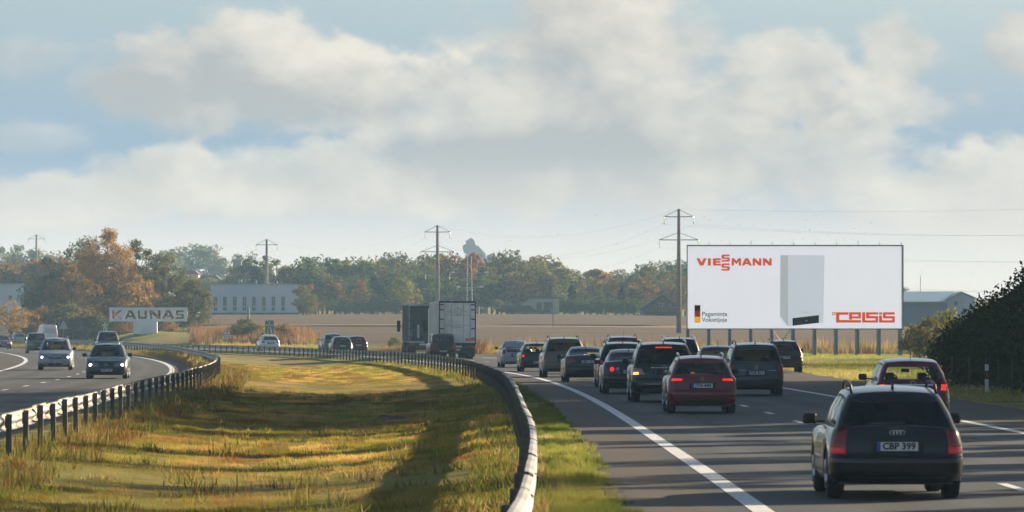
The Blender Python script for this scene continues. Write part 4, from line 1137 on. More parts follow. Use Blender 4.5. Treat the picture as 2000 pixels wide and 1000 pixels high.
def glyphs(items, fx, fz):
    """items (letter, x0, x1, ztop, zbottom) in picture units -> loops in metres"""
    out = []
    for ch, x0, x1, za, zb_ in items:
        for lp in GLYPH[ch]: out.append([(fx(x0 + (x1 - x0) * u), fz(zb_ + (za - zb_) * w)) for u, w in lp])
    return out
def billboard():
    Z = 400.0; ppm = FPX / Z
    x0, x1 = (1343 - 1000) / ppm, (1763 - 1000) / ppm; ztop = CAM_H + (640 - 480) / ppm; zbot = CAM_H + (640 - 641.5) / ppm
    xc = (x0 + x1) / 2; w = x1 - x0; h = ztop - zbot; gz = ground(xc, Z)
    t = thing('billboard', 'large white roadside billboard with orange lettering and a boiler picture', 'billboard', (xc, Z, 0))
    fx = lambda px: (px - 1000) / ppm - xc
    fz = lambda py: CAM_H + (640 - py) / ppm
    STL = pbr('billboard_steel', (.13, .17, .21), .55, .5, var=.2)
    fr = MB(); e = .07
    fr.box(-w / 2 - e, w / 2 + e, -.03, .10, ztop, ztop + e).box(-w / 2 - e, w / 2 + e, -.03, .10, zbot - e, zbot).box(-w / 2 - e, -w / 2, -.03, .10, zbot, ztop).box(w / 2, w / 2 + e, -.03, .10, zbot, ztop)
    fr.link('frame', STL, t)
    for k, px in enumerate([1344, 1385, 1426, 1467, 1508, 1550, 1592, 1634, 1676, 1718, 1760]):
        x = fx(px)
        MB().box(x - .10, x + .10, .11, .125, gz - .5, zbot - .08).box(x - .10, x - .085, .125, .30, gz - .5, zbot - .08).box(x - .10, x + .10, .30, .315, gz - .5, zbot - .08).link('front_post', STL, t)
        MB().box(x - .07, x + .07, 2.4, 2.54, gz - .5, zbot - .05).link('rear_post', STL, t)
        if 0 < k: MB().box(x - .02 - .0, x + .02, -.02, .02, ztop + e, ztop + .30 + (.1 if k in (3, 8) else 0)).link('top_bracket', STL, t)
    xa, xb = fx(1510), fx(1548)
    MB().tube([(xa, 2.5, gz), (xb, 2.5, zbot)], .035, 5).tube([(xb, 2.55, gz), (xa, 2.55, zbot)], .035, 5).link('cross_brace', STL, t)
    shared = []
    inked = []                                             # outlines of the printed areas: the white sheet is cut round them
    def print_(loops, m_, nm, o_=None):
        if o_ is None:
            (shared if nm in ('flag_band', 'picture_side', 'picture_front') else inked).extend(loops); me = poly_mesh(loops, .012, nm); return link(nm, me, m_, t, (0, .006, 0))
        me = poly_mesh(loops, .002, nm); return link(nm, me, m_, t, (0, -o_, 0))
    RED = banner('print_orange', (.70, .185, .022), .6)
    # first name, drawn letter by letter
    gx = lambda u: fx(1330 + u / 5.557); gz_ = lambda u: fz(470 + u / 5.557)
    for it in [('V', 168, 280, 192, 270), ('I', 293, 323, 192, 270), ('E', 347, 432, 192, 270), ('S', 440, 530, 152, 228), ('S', 440, 530, 248, 325), ('M', 550, 652, 192, 270), ('A', 658, 770, 192, 270), ('N', 778, 872, 192, 270), ('N', 890, 984, 192, 270)]:
        print_(glyphs([it], gx, gz_), RED, 'lettering')
    ux = lambda u: fx(1540 + u / 4.0); uz = lambda u: fz(470 + u / 4.0)
    def draw(*lps): print_([[(ux(a), uz(b)) for a, b in lp] for lp in lps], RED, 'lettering')
    draw([(342, 558), (366, 558), (366, 582), (342, 582)], [(347, 563), (361, 563), (361, 577), (347, 577)])
    draw([(372, 560), (468, 560), (468, 579), (396, 579), (396, 621), (566, 621), (566, 640), (372, 640)])
    draw([(474, 560), (566, 560), (566, 607), (496, 607), (496, 617), (474, 617)], [(496, 577), (546, 577), (546, 592), (496, 592)])
    draw([(576, 560), (599, 560), (599, 623), (680, 623), (680, 607), (607, 607), (607, 560), (700, 560), (700, 577), (629, 577), (629, 590), (700, 590), (700, 640), (576, 640)])
    draw([(708, 560), (730, 560), (730, 577), (708, 577)])
    draw([(708, 586), (730, 586), (730, 623), (810, 623), (810, 607), (738, 607), (738, 560), (830, 560), (830, 577), (760, 577), (760, 590), (830, 590), (830, 640), (708, 640)])
    # flag and words
    for m_, a, b in ((banner('print_black', (.012, .012, .014), .3), 596, 607.3), (banner('print_red', (.55, .008, .02), .4), 607.3, 618.6), (banner('print_yellow', (.85, .66, .01), .5), 618.6, 630)):
        print_([[(fx(1356.5), fz(b)), (fx(1367.8), fz(b)), (fx(1367.8), fz(a)), (fx(1356.5), fz(a))]], m_, 'flag_band')
    DK = banner('print_dark', (.03, .04, .06), .3)
    for s_, py in (('Pagaminta', 613.5), ('Vokietijoje', 624.8)):
        o = link('lettering', text_mesh(s_, 11.8 / ppm, bold=.006), DK, t, (fx(1395.5), -.006, fz(py))); o.rotation_euler = (R(90), 0, 0); o.scale = (.93, 1, 1)
        wdt = max(v.co.x for v in o.data.vertices) - min(v.co.x for v in o.data.vertices); o.scale.x = (49.0 / ppm) / wdt
    # boiler picture
    bx = lambda u: fx(1280 + u / 3.3333); bz = lambda u: fz(400 + u / 3.3333)
    def pict(pts, m_, nm, o_=None): print_([[(bx(a), bz(b)) for a, b in pts]], m_, nm, o_)
    pict([(815, 330), (862, 328), (862, 790), (812, 726)], banner('print_grey_side', (.55, .605, .70), .6), 'picture_side')
    pict([(862, 328), (1100, 331), (1092, 768), (862, 790)], banner('print_grey_front', (.645, .715, .845), .58), 'picture_front')
    pict([(893, 738), (1065, 718), (1065, 768), (893, 788)], banner('print_panel', (.022, .025, .03), .3), 'picture_panel', .007)
    pict([(958, 742), (1008, 736), (1008, 764), (958, 770)], banner('print_screen', (.004, .004, .005), .3), 'picture_screen', .009)
    pict([(974, 753), (992, 751), (992, 757), (974, 759)], banner('print_screen_text', (.5, .55, .6), .5), 'picture_digits', .011)
    pict([(955, 699), (1005, 696), (1005, 699), (955, 702)], banner('print_grey_side', (.55, .605, .70), .6), 'picture_emblem', .007)
    holes = []
    holes = [lp for lp in inked if lp not in shared]
    holes.append([(fx(1356.5), fz(630)), (fx(1367.8), fz(630)), (fx(1367.8), fz(596)), (fx(1356.5), fz(596))])
    holes.append([(bx(a), bz(b)) for a, b in ((815, 330), (862, 328), (1100, 331), (1092, 768), (862, 790), (812, 726))])
    link('advert_sheet', poly_mesh([[(-w / 2, zbot), (w / 2, zbot), (w / 2, ztop), (-w / 2, ztop)]] + holes, .012, 'advert_sheet'), banner('banner_white', (.76, .815, .94), .58), t, (0, .006, 0))
billboard()

# ------------------------------------------------------------------ town sign
def town_sign():
    Z = MOUND[1] - 2.0; ppm = FPX / Z; xc = (289.5 - 1000) / ppm; gz = ground(xc, Z)
    t = thing('town_sign', 'white town name board reading KAUNAS on a plinth on a grass mound', 'town sign', (xc, Z, 0))
    WHT = pbr('sign_white', (.72, .73, .74), .6, var=.08, vscale=.7)
    x0 = -(365 - 213) / 2 / ppm; zt_ = CAM_H + (640 - 600.5) / ppm; zb_ = CAM_H + (640 - 628) / ppm
    W_ = -2 * x0; H_ = zt_ - zb_
    fx = lambda u: x0 + (u - 978) / (1655 - 978) * W_; fz = lambda u: zt_ - (u - 95) / (218 - 95) * H_
    # seen in steps the letters are openings: panel with cut-out letters
    its = [('K', 1000, 1092, 120, 195), ('A', 1106, 1212, 120, 195), ('U', 1222, 1306, 120, 195), ('N', 1324, 1424, 120, 195), ('A', 1434, 1546, 120, 195), ('S', 1552, 1626, 120, 195)]
    loops = [[(x0, zb_), (x0 + W_, zb_), (x0 + W_, zt_), (x0, zt_)]] + glyphs(its, fx, fz)
    link('name_board', poly_mesh(loops, .16, 'name_board'), WHT, t)
    px0, px1 = fx(1188), fx(1395)
    MB().rbox(px0, px1, -.45, .45, gz - .3, zb_ - .005, .03).link('plinth', WHT, t)
town_sign()

# ------------------------------------------------------------------ road signs and marker posts
GRN = pbr('sign_green', (.006, .16, .085), .4); SWHITE = pbr('sign_face_white', (.68, .68, .68), .45); SRED = pbr('sign_red', (.45, .02, .02), .4); SBACK = pbr('sign_back_grey', (.26, .28, .30), .5, .6)
def motorway_sign(px, y0, y1, w_px, Z, label):
    ppm = FPX / Z; x = (px - 1000) / ppm; g_ = ground(x, Z); w = w_px / ppm / 2; za, zb_ = CAM_H + (640 - y1) / ppm, CAM_H + (640 - y0) / ppm; h = zb_ - za
    t = thing('motorway_sign', label, 'road sign', (x, Z, 0), group='green motorway signs')
    for sx in (-1, 1): MB().tube([(sx * w * .5, .05, g_ - .3), (sx * w * .5, .05, zb_)], .035, 6).link('pole', SBACK, t)
    f = MB().box(-w, w, -.01, .01, za, zb_).link('sign_plate', GRN, t)
    me = poly_mesh([[(-.62 * w, za + .05 * h), (-.28 * w, za + .05 * h), (-.10 * w, za + .62 * h), (-.20 * w, za + .62 * h)], [(.62 * w, za + .05 * h), (.28 * w, za + .05 * h), (.10 * w, za + .62 * h), (.20 * w, za + .62 * h)]], .004, 'road_symbol')
    link('road_symbol', me, SWHITE, f, (0, -.014, 0))
    MB().box(-.75 * w, .75 * w, -.016, -.012, za + .64 * h, za + .70 * h).box(-.12 * w, -.04 * w, -.0165, -.012, za + .72 * h, za + .92 * h).box(.04 * w, .12 * w, -.0165, -.012, za + .72 * h, za + .92 * h).link('bridge_symbol', SWHITE, f)
    me = poly_mesh([[(-.8 * w, za + .03 * h), (-.6 * w, za + .03 * h), (.8 * w, za + .97 * h), (.6 * w, za + .97 * h)]], .003, 'end_stroke')
    link('end_stroke', me, SRED, f, (0, -.020, 0))
motorway_sign(526.5, 626, 652, 17, 560, 'green motorway end sign on two poles behind the white hatchback')
motorway_sign(205, 627, 651, 15, 652, 'green motorway sign beside the plinth of the white town board')
def warning_sign(px, ytop, Z, back, label):
    ppm = FPX / Z; x = (px - 1000) / ppm; g_ = ground(x, Z); zt_ = CAM_H + (640 - ytop) / ppm; s = 1.0 if not back else 1.25
    t = thing('warning_sign', label, 'road sign', (x, Z, 0))
    MB().tube([(0, .04, g_ - .3), (0, .04, zt_ - .1)], .035, 6).link('pole', SBACK, t)
    tri = lambda k: [(-s / 2 * k, zt_ - .87 * s * (.667 + .333 * k) if False else zt_ - .58 * s - .29 * s * k), (s / 2 * k, zt_ - .58 * s - .29 * s * k), (0, zt_ - .58 * s + .58 * s * k)]
    if back:
        MB().prism(tri(1), -.01, .01).link('sign_plate', SBACK, t)
    else:
        f = MB().prism(tri(1), -.01, .01).link('sign_plate', SRED, t)
        MB().prism(tri(.78), -.016, -.011).link('sign_face', SWHITE, f)
        me = poly_mesh([[(-.10, zt_ - .72), (.02, zt_ - .72), (.14, zt_ - .52), (.05, zt_ - .40), (.10, zt_ - .36), (-.08, zt_ - .34), (-.10, zt_ - .52), (-.03, zt_ - .47), (.03, zt_ - .53)]], .002, 'symbol')
        link('symbol', me, INK, f, (0, -.019, 0))
        p = MB().box(-.46, .46, -.01, .01, zt_ - 1.22, zt_ - .92).link('lower_plate', SWHITE, t)
        MB().box(-.36, -.24, -.015, -.011, zt_ - 1.16, zt_ - .98).box(.24, .36, -.015, -.011, zt_ - 1.16, zt_ - .98).box(-.16, .16, -.015, -.011, zt_ - 1.10, zt_ - 1.04).link('symbol', INK, p)
warning_sign(443.5, 639, 582, False, 'red bordered warning triangle with a white plate under it')
warning_sign(124, 626, 668, True, 'back of a grey triangular sign beside the white van')
def marker(px, ybase, Z, label, X=None, scale=1.0):
    X = X if X is not None else at_px(px, Z); g_ = ground(X, Z)
    t = thing('marker_post', label, 'marker post', (X, Z, g_), group='roadside marker posts')
    def pr(z0, z1, e=0.0): return MB().rbox(-.07 - e, .07 + e, -.035 - e, .035 + e, z0, z1, .02)
    pr(-.3, .48).link('post', pbr('marker_white', (.62, .63, .63), .5), t)
    pr(.48, .78).link('dark_band', pbr('marker_dark', (.02, .02, .022), .5), t)
    pr(.78, 1.02).link('cap', pbr('marker_white', (.62, .63, .63), .5), t)
    MB().box(-.03, .04, -.042, -.036, .53, .73).link('reflector', pbr('marker_reflector', (.42, .10, .05), .25, coat=1), t)
    t.scale = (scale,) * 3
marker(0, 0, 172, 'white marker post with reflector in front of the dark hedge', X=15.95, scale=.92)
marker(414, 0, 596, 'white marker post left of the warning triangle'); marker(476, 0, 572, 'white marker post between warning triangle and motorway sign'); marker(575, 0, 534, 'white marker post right of the white hatchback')
# fence posts along the hedge
for i, (X, Z) in enumerate([(16.15, 174.5), (16.2, 170.6), (16.15, 181), (16.2, 188.5), (16.25, 166.3)]):
    o = MB().tube([(0, 0, -.3), (0, 0, 1.12)], .02, 7).tube([(0, 0, 1.12), (0, 0, 1.14)], .026, 7).link('fence_post', pbr('fence_post_dull', (.07, .08, .085), .7, .3), None, (X, Z, 0))
    tag(o, ['fence post just behind the white marker post', 'fence post right of the marker post, second nearest', 'third nearest thin fence post at the hedge', 'farthest thin fence post before the hedge', 'nearest thin fence post at the foot of the hedge'][i], 'fence post', 'fence posts in the hedge')

# ------------------------------------------------------------------ power line
CONC = pbr('pole_concrete', (.27, .24, .20), .85, var=.2, vscale=.8, bump=.2, bscale=8)
ARM = pbr('arm_steel', (.12, .12, .12), .6, .5)
INS = pbr('insulator_glass', (.10, .14, .13), .25)
poles = []
def power_pole(px, ytop, Z, label, k):
    ppm = FPX / Z; x = (px - 1000) / ppm; g_ = ground(x, Z); zt_ = CAM_H + (640 - ytop) / ppm
    t = thing('power_pole', label, 'power pole', (x, Z, 0), group='poles of the power line', rz=R(0))
    MB().tube([(0, 0, g_ - .5), (0, 0, g_ + (zt_ - g_) * .5), (0, 0, zt_)], [.34, .28, .20], 10).link('shaft', CONC, t, smooth=True)
    ends = []
    for dz, w in ((.95, 1.85), (3.75 + 0, 2.45), (6.9, 1.8)):
        zc = zt_ - dz * 1.05
        MB().tube([(-w, -.05, zc), (w, -.05, zc)], .055, 5).tube([(-w, -.05, zc + .02), (0, -.05, zc + .95)], .03, 4).tube([(w, -.05, zc + .02), (0, -.05, zc + .95)], .03, 4).tube([(-w, -.05, zc), (-w, -.05, zc + .12)], .06, 5).tube([(w, -.05, zc), (w, -.05, zc + .12)], .06, 5).link('cross_arm', ARM, t)
        for sx in (-1, 1):
            MB().lathe([(.02, 0), (.06, -.1), (.03, -.2), (.06, -.3), (.03, -.4), (.06, -.5), (.03, -.6), (.06, -.7), (.02, -.95)], 6, 'z').link('insulator', INS, t, (sx * w, -.05, zc))
            ends.append(Vector((x + sx * w, Z, zc - .95)))
    ends.append(Vector((x, Z, zt_)))
    poles.append(ends)
power_pole(1326, 408, 650, 'tallest concrete power pole beside the white billboard', 0)
power_pole(854.5, 440, 760, 'concrete power pole rising behind the two lorries', 1)
power_pole(521, 467, 895, 'concrete power pole in front of the long white building', 2)
power_pole(71, 458, 1180, 'distant power pole above the red trees at the picture edge', 3)
WIRE = pbr('wire_aluminium', (.10, .10, .10), .5, .6)
def wire(a, b, sag):
    pts = [tuple(a.lerp(b, k / 20) - Vector((0, 0, sag * 4 * (k / 20) * (1 - k / 20)))) for k in range(21)]
    o = MB().tube(pts, .006, 4).link('power_line', WIRE)
    return o
spans = [(poles[0], [p + Vector((98, -250, 0.8)) for p in poles[0]], 'wire going right from the tallest pole'),
         (poles[0], poles[1], 'wire from the tallest pole to the lorry pole'),
         (poles[1], poles[2], 'wire from the lorry pole to the hall pole'), (poles[2], poles[3], 'wire from the hall pole to the farthest pole')]
for a, b, lab in spans:
    for i in range(7):
        tag(wire(a[i], b[i], 3.6 if i < 6 else 2.6), lab + ', ' + ['top arm left', 'top arm right', 'middle arm left', 'middle arm right', 'low arm left', 'low arm right', 'pole top'][i], 'wire', 'power line wires')
# short concrete stub and slim posts
o = MB().tube([(0, 0, -.5), (0, 0, 3.9)], [.17, .15], 8).link('concrete_post', CONC, None, (at_px(485, 640), 640, ground(at_px(485, 640), 640)))
tag(o, 'short bare concrete post in front of the long white building', 'post')
o = MB().tube([(0, 0, -.5), (0, 0, 7.4)], [.07, .05], 6).link('slim_post', SBACK, None, (at_px(1080, 700), 700, ground(at_px(1080, 700), 700)))
tag(o, 'slim grey post standing in the ploughed field before the cream house', 'post')

# lattice lamp mast
def mast():
    Z = 905.0; ppm = FPX / Z; x = (917 - 1000) / ppm; g_ = ground(x, Z); zt_ = CAM_H + (640 - 500) / ppm
    t = thing('lattice_mast', 'pale lattice mast with lamps on side arms in front of the wood', 'mast', (x, Z, g_))
    MS = pbr('mast_steel', (.42, .45, .48), .4, .5); H_ = zt_ - g_; q = .34
    for sx in (-1, 1):
        for sy in (-1, 1): MB().tube([(sx * q * 1.5, sy * q * 1.5, 0), (sx * q, sy * q, H_)], .045, 5).link('leg', MS, t)
    br = MB(); n = 16
    for k in range(n):
        a, b = H_ * k / n, H_ * (k + 1) / n; s_ = 1.5 - .5 * k / n
        for sy in (-1, 1): br.tube([(-q * s_, sy * q * s_, a), (q * s_, sy * q * s_, b)], .022, 4)
        for sx in (-1, 1): br.tube([(sx * q * s_, q * s_, a), (sx * q * s_, -q * s_, b)], .022, 4)
    br.link('bracing', MS, t)
    LH = pbr('lamp_head_white', (.75, .76, .78), .3)
    for py, xs in ((534, (-33, 33)), (562, (-21, 23))):
        zz = CAM_H + (640 - py) / ppm - g_
        for u in xs:
            e = u / ppm; a = MB().tube([(0, 0, zz), (e, 0, zz + .15)], .03, 5).link('arm', MS, t)
            MB().rbox(e - .35, e + .35, -.25, .25, zz + .05, zz + .32, .06).link('lamp_head', LH, a)
mast()

# ------------------------------------------------------------------ buildings
def pxr(Z): 
    ppm = FPX / Z
    return ppm, (lambda px: (px - 1000) / ppm), (lambda py: CAM_H + (640 - py) / ppm)
WALLW = pbr('wall_pale_cladding', (.52, .56, .60), .6, var=.06, vscale=.15)
WIN_D = pbr('window_glass_dark', (.05, .07, .08), .15)
ROOF_D = pbr('roof_dark', (.055, .055, .06), .8, var=.3, vscale=.6)
CREAM = pbr('render_cream', (.50, .46, .36), .85, var=.08)
BRICK = pbr('brick_brown', (.16, .085, .06), .9, var=.25, vscale=2)
def long_hall():
    Z = 880; ppm, fx, fz = pxr(Z); x0, x1 = fx(412), fx(583); g_ = ground((x0 + x1) / 2, Z) - .3; zt_ = fz(557); xc = (x0 + x1) / 2
    t = thing('long_hall', 'long pale blue hall with a row of tall narrow windows', 'building', (xc, Z, 0), .06)
    w = (x1 - x0) / 2
    # wall built as piers and bands round real window openings
    cs = [fx(400 + u / 5) - xc for u in (105, 197, 293, 387, 480, 577, 670, 764)]; hw = 17 / 5 / ppm; za, zb_ = fz(440 + 835 / 5), fz(440 + 698 / 5)
    wl = MB().box(-w, w, 0, .3, zb_, zt_).box(-w, w, 0, .3, g_, za); e = -w
    for c_ in cs: wl.box(e, c_ - hw, 0, .3, za, zb_); e = c_ + hw
    wl.box(e, w, 0, .3, za, zb_).box(-w, w, 18, 18.3, g_, zt_).box(-w, -w + .3, .3, 18, g_, zt_).box(w - .3, w, .3, 18, g_, zt_)
    wall = wl.link('wall', WALLW, t)
    for c_ in cs:
        wo = MB().box(c_ - hw, c_ + hw, .16, .2, za, zb_).link('window', WIN_D, t)
        MB().box(c_ - hw, c_ + hw, .10, .16, za + (zb_ - za) * .28, za + (zb_ - za) * .33).box(c_ - .02, c_ + .02, .11, .16, za, zb_).link('window_bar', WALLW, wo)
    MB().box(-w - .1, w + .1, -.12, 18.4, zt_, zt_ + .25).link('roof', pbr('roof_edge_grey', (.33, .37, .41), .6), t)
    MB().box(-w, w, -.05, .0, g_, g_ + .6).link('base_course', ROOF_D, t)
long_hall()
def left_hall():
    Z = 860; ppm, fx, fz = pxr(Z); x0, x1 = fx(-60), fx(46); g_ = ground((x0 + x1) / 2, Z) - .3; zt_ = fz(556); xc = (x0 + x1) / 2; w = (x1 - x0) / 2
    t = thing('pale_hall', 'pale blue hall cut by the left picture edge behind the trees', 'building', (xc, Z, 0), .12)
    MB().box(-w, w, 0, 14, g_, zt_).link('wall', WALLW, t); MB().box(-w - .1, w + .1, -.12, 14.1, zt_, zt_ + .25).link('roof', pbr('roof_edge_grey', (.33, .37, .41), .6), t)
    c_ = fx(20) - xc; MB().box(c_ - .3, c_ + .3, -.02, .05, fz(588), fz(577)).link('window', WIN_D, t)
left_hall()
def cream_house():
    Z = 912; ppm, fx, fz = pxr(Z); xc = fx(1055); g_ = ground(xc, Z) - .3
    t = thing('cream_house', 'cream two-storey house with dark sloping roofs at the wood edge', 'house', (xc, Z, 0))
    X = lambda px: fx(px) - xc
    MB().box(X(1030), X(1092), 0, 9, g_, fz(583)).link('upper_wall', CREAM, t)
    MB().prism([(X(1018), fz(588)), (X(1036), fz(578)), (X(1095), fz(580)), (X(1095), fz(583)), (X(1036), fz(582)), (X(1020), fz(592))], -.5, 9.5).link('upper_roof', ROOF_D, t)
    MB().prism([(X(1018), g_), (X(1030), g_), (X(1030), fz(583)), (X(1018), fz(590))], .05, 9).link('side_wall', CREAM, t)
    MB().box(X(992), X(1075), -3.2, -.0, g_, fz(609)).link('lower_wall', CREAM, t)
    MB().prism([(X(970), fz(607)), (X(985), fz(596)), (X(1035), fz(597)), (X(1043), fz(605)), (X(1075), fz(605)), (X(1075), fz(609)), (X(970), fz(609))], -4.2, -.02).link('lower_roof', ROOF_D, t)
    for a, b, c_, d in ((1048, 1057, 604, 590), (1062, 1080, 604, 590)): MB().box(X(a), X(b), -.06, .02, fz(c_), fz(d)).link('window', WIN_D, t)
    for a, b, c_, d in ((997, 1003, 619, 611), (1019, 1033, 622, 612), (1055, 1063, 622, 612)): MB().box(X(a), X(b), -3.26, -3.18, fz(c_), fz(d)).link('window', WIN_D, t)
    MB().box(X(1077), X(1088), -.08, .02, g_, fz(612)).link('door', ROOF_D, t)
cream_house()
def brick_house():
    Z = 880; ppm, fx, fz = pxr(Z); xc = fx(1288); g_ = ground(xc, Z) - .3
    t = thing('brick_house', 'brown brick gabled house left of the tallest power pole', 'house', (xc, Z, 0)); X = lambda px: fx(px) - xc
    MB().prism([(X(1258), g_), (X(1322), g_), (X(1322), fz(598)), (X(1295), fz(578)), (X(1258), fz(600))], 0, 9).link('wall', BRICK, t)
    MB().prism([(X(1250), fz(604)), (X(1293), fz(575)), (X(1326), fz(600)), (X(1326), fz(604)), (X(1293), fz(580)), (X(1252), fz(608))], -.6, 9.5).link('roof', ROOF_D, t)
    for a, b, c_, d in ((1287, 1294, 599, 592), (1309, 1318, 601, 594)):
        wv = MB().box(X(a), X(b), -.06, .02, fz(c_), fz(d)).link('window', pbr('window_frame_white', (.5, .5, .5), .5), t); MB().box(X(a) + .06, X(b) - .06, -.08, -.062, fz(c_) + .06, fz(d) - .06).link('pane', WIN_D, wv)
    MB().box(X(1248), X(1326), -3, -.02, fz(611.5), fz(610)).link('porch_roof', ROOF_D, t)
    for px in (1250, 1272, 1300, 1324): MB().box(X(px) - .12, X(px) + .12, -2.9, -2.66, g_, fz(611.5)).link('porch_post', BRICK, t)
    MB().box(X(1283), X(1315), -.05, .0, g_, fz(613)).link('door', ROOF_D, t)
    MB().box(X(1300), X(1304), 4, 4.6, fz(584), fz(572)).link('chimney', BRICK, t)
brick_house()
def blue_hall():
    Z = 760; ppm, fx, fz = pxr(Z); xc = fx(1800); g_ = ground(xc, Z) - .4; X = lambda px: fx(px) - xc
    BL = pbr('metal_roof_blue', (.20, .29, .36), .45, .3, var=.1, vscale=.3); BW = pbr('wall_slate', (.16, .19, .22), .7, var=.1); GW = pbr('gable_pale', (.40, .45, .50), .6, var=.06)
    t = thing('metal_hall', 'long blue-roofed metal hall right of the billboard', 'building', (xc, Z, 0))
    za, zr = fz(591), fz(570)
    MB().box(X(1600), X(1845), 0, .4, g_, za).link('wall', BW, t)
    v = [(X(1590), -.6, za), (X(1843), -.6, za), (X(1880), 12, zr), (X(1600), 12, zr), (X(1590), -.6, za + .15), (X(1843), -.6, za + .15), (X(1880), 12, zr + .15), (X(1600), 12, zr + .15)]
    MB().add(v, [(3, 2, 1, 0), (4, 5, 6, 7), (0, 1, 5, 4), (1, 2, 6, 5), (2, 3, 7, 6), (3, 0, 4, 7)]).link('roof', BL, t)
    MB().prism([(X(1846), g_), (X(1908), g_), (X(1908), fz(584)), (X(1881), fz(572)), (X(1846), fz(590))], 3, 20).link('gable_wall', GW, t)
    MB().prism([(X(1842), fz(592)), (X(1881), fz(571)), (X(1913), fz(584.5)), (X(1913), fz(582.5)), (X(1881), fz(569)), (X(1842), fz(590))], 2.4, 20.5).link('gable_roof', BL, t)
    MB().box(X(1868), X(1874), 2.9, 3.02, fz(596), fz(588)).link('window', WIN_D, t)
    MB().box(X(1846) + .3, X(1846) + .45, 2.85, 2.99, g_, fz(591)).link('downpipe', ARM, t)
    MB().tube([(X(1804), 6, zr), (X(1804), 6, fz(538))], .05, 5).link('flue', ARM, t)
blue_hall()
def far_house(px, py_ridge, py_eave, py_base, w, Z, label, roof, wall, name='farm_building'):
    ppm, fx, fz = pxr(Z); xc = fx(px); hw = w / ppm / 2; g_ = min(ground(xc, Z), fz(py_base)) - .5
    t = thing(name, label, 'house', (xc, Z, 0))
    MB().box(-hw, hw, 0, 8, g_, fz(py_eave)).link('wall', wall, t)
    MB().prism([(-hw - .4, fz(py_eave)), (hw + .4, fz(py_eave)), (hw * .55, fz(py_ridge)), (-hw * .55, fz(py_ridge))], -.5, 8.5).link('roof', roof, t)
    for k in (-.5, .0, .5): MB().box(hw * k - .3, hw * k + .3, -.05, .02, fz(py_eave) - 1.5, fz(py_eave) - .5).link('window', WIN_D, t)
far_house(372, 528, 536, 556, 30, 1250, 'far house with a dull red roof above the long hall', pbr('roof_red', (.20, .06, .045), .8, var=.2), CREAM)
far_house(408, 538, 549, 560, 48, 1180, 'far barn with a dark roof above the long hall', ROOF_D, pbr('wall_dark_wood', (.09, .08, .075), .9))
far_house(432, 536, 541, 556, 22, 1300, 'far shed with a pale green roof beside the dark roofed barn', pbr('roof_pale_green', (.32, .38, .34), .6), WALLW)
o = MB().box(-1.0, 1.0, 0, 2, 0, 6).box(-1.15, 1.15, -.15, 2.15, 6.0, 6.3).link('silo_tower', pbr('silo_grey', (.20, .22, .24), .7), None, (at_px(463, 1200), 1200, CAM_H + (640 - 560) * .12)); tag(o, 'grey square tower between far barn and wood', 'tower')
o = MB()
def monument():
    Z = 2300; ppm, fx, fz = pxr(Z); xc = fx(932); t = thing('concrete_monument', 'hazy angular concrete monument rising above the tree line', 'monument', (xc, Z, 0)); X = lambda px: fx(px) - xc
    C_ = pbr('monument_concrete', (.26, .26, .26), .9, var=.1, vscale=.1)
    MB().prism([(X(912), fz(540)), (X(946), fz(540)), (X(946), fz(494)), (X(935), fz(481)), (X(929), fz(479)), (X(926), fz(469)), (X(920), fz(465)), (X(909), fz(471)), (X(911), fz(476)), (X(903), fz(481)), (X(906), fz(493)), (X(914), fz(499))], -6, 6).link('main_block', C_, t)
    MB().prism([(X(938), fz(540)), (X(950), fz(540)), (X(948), fz(494)), (X(940), fz(491))], -4, 5).link('middle_block', C_, t)
    MB().prism([(X(948), fz(540)), (X(968), fz(540)), (X(966), fz(493)), (X(951), fz(499))], -5, 3).link('low_block', C_, t)
monument()
# ------------------------------------------------------------------ vegetation
BARK = pbr('bark_grey_brown', (.075, .06, .048), .95, var=.35, vscale=3)
BIRCH = pbr('bark_birch', (.38, .35, .31), .85, c2=(.06, .05, .045), vscale=1.6)
LEAF = {
 'green': leafmat('leaf_dark_green', (.06, .095, .03), (.10, .135, .04), (.17, .175, .05), .45),
 'yellowgreen': leafmat('leaf_yellow_green', (.14, .16, .04), (.21, .195, .045), (.31, .25, .055), .45),
 'orange': leafmat('leaf_orange', (.30, .12, .03), (.38, .17, .04), (.22, .13, .04), .45),
 'rust': leafmat('leaf_rust', (.19, .11, .04), (.26, .15, .048), (.13, .11, .036), .45),
 'gold': leafmat('leaf_gold', (.42, .245, .055), (.33, .20, .055), (.20, .16, .05), .5),
 'olive': leafmat('leaf_olive', (.11, .115, .036), (.155, .135, .042), (.22, .165, .05), .45),
 'pine': leafmat('needle_dark', (.028, .05, .026), (.04, .065, .03), (.06, .07, .03), .15),
 'thuja': leafmat('leaf_hedge', (.038, .048, .018), (.058, .062, .022), (.085, .066, .026), .3, 0.6),
 'shade': leafmat('leaf_tall', (.05, .06, .02), (.08, .07, .02), (.12, .08, .025)),
}
def leaf_cards(cent, size, r_, out=None, droop=0.0):
    """leaf-sized quads at the given centres, tilted at random"""
    n = len(cent)
    d = r_.normal(size=(n, 3)); d[:, 2] += .25
    if out is not None: d += out * .8
    d /= np.linalg.norm(d, axis=1, keepdims=True)
    a = r_.normal(size=(n, 3)); a[:, 2] -= droop * 2
    u = a - d * (a * d).sum(1, keepdims=True); u /= np.linalg.norm(u, axis=1, keepdims=True) + 1e-9
    w = np.cross(d, u)
    s = size * r_.uniform(.55, 1.25, (n, 1))
    u = u * s * (1 + droop); w = w * s * .62
    v = np.stack([cent - u, cent + w * .9 - u * .1, cent + u, cent - w * .9 + u * .1], 1).reshape(-1, 3)
    f = np.arange(4 * n).reshape(-1, 4)
    return v, f

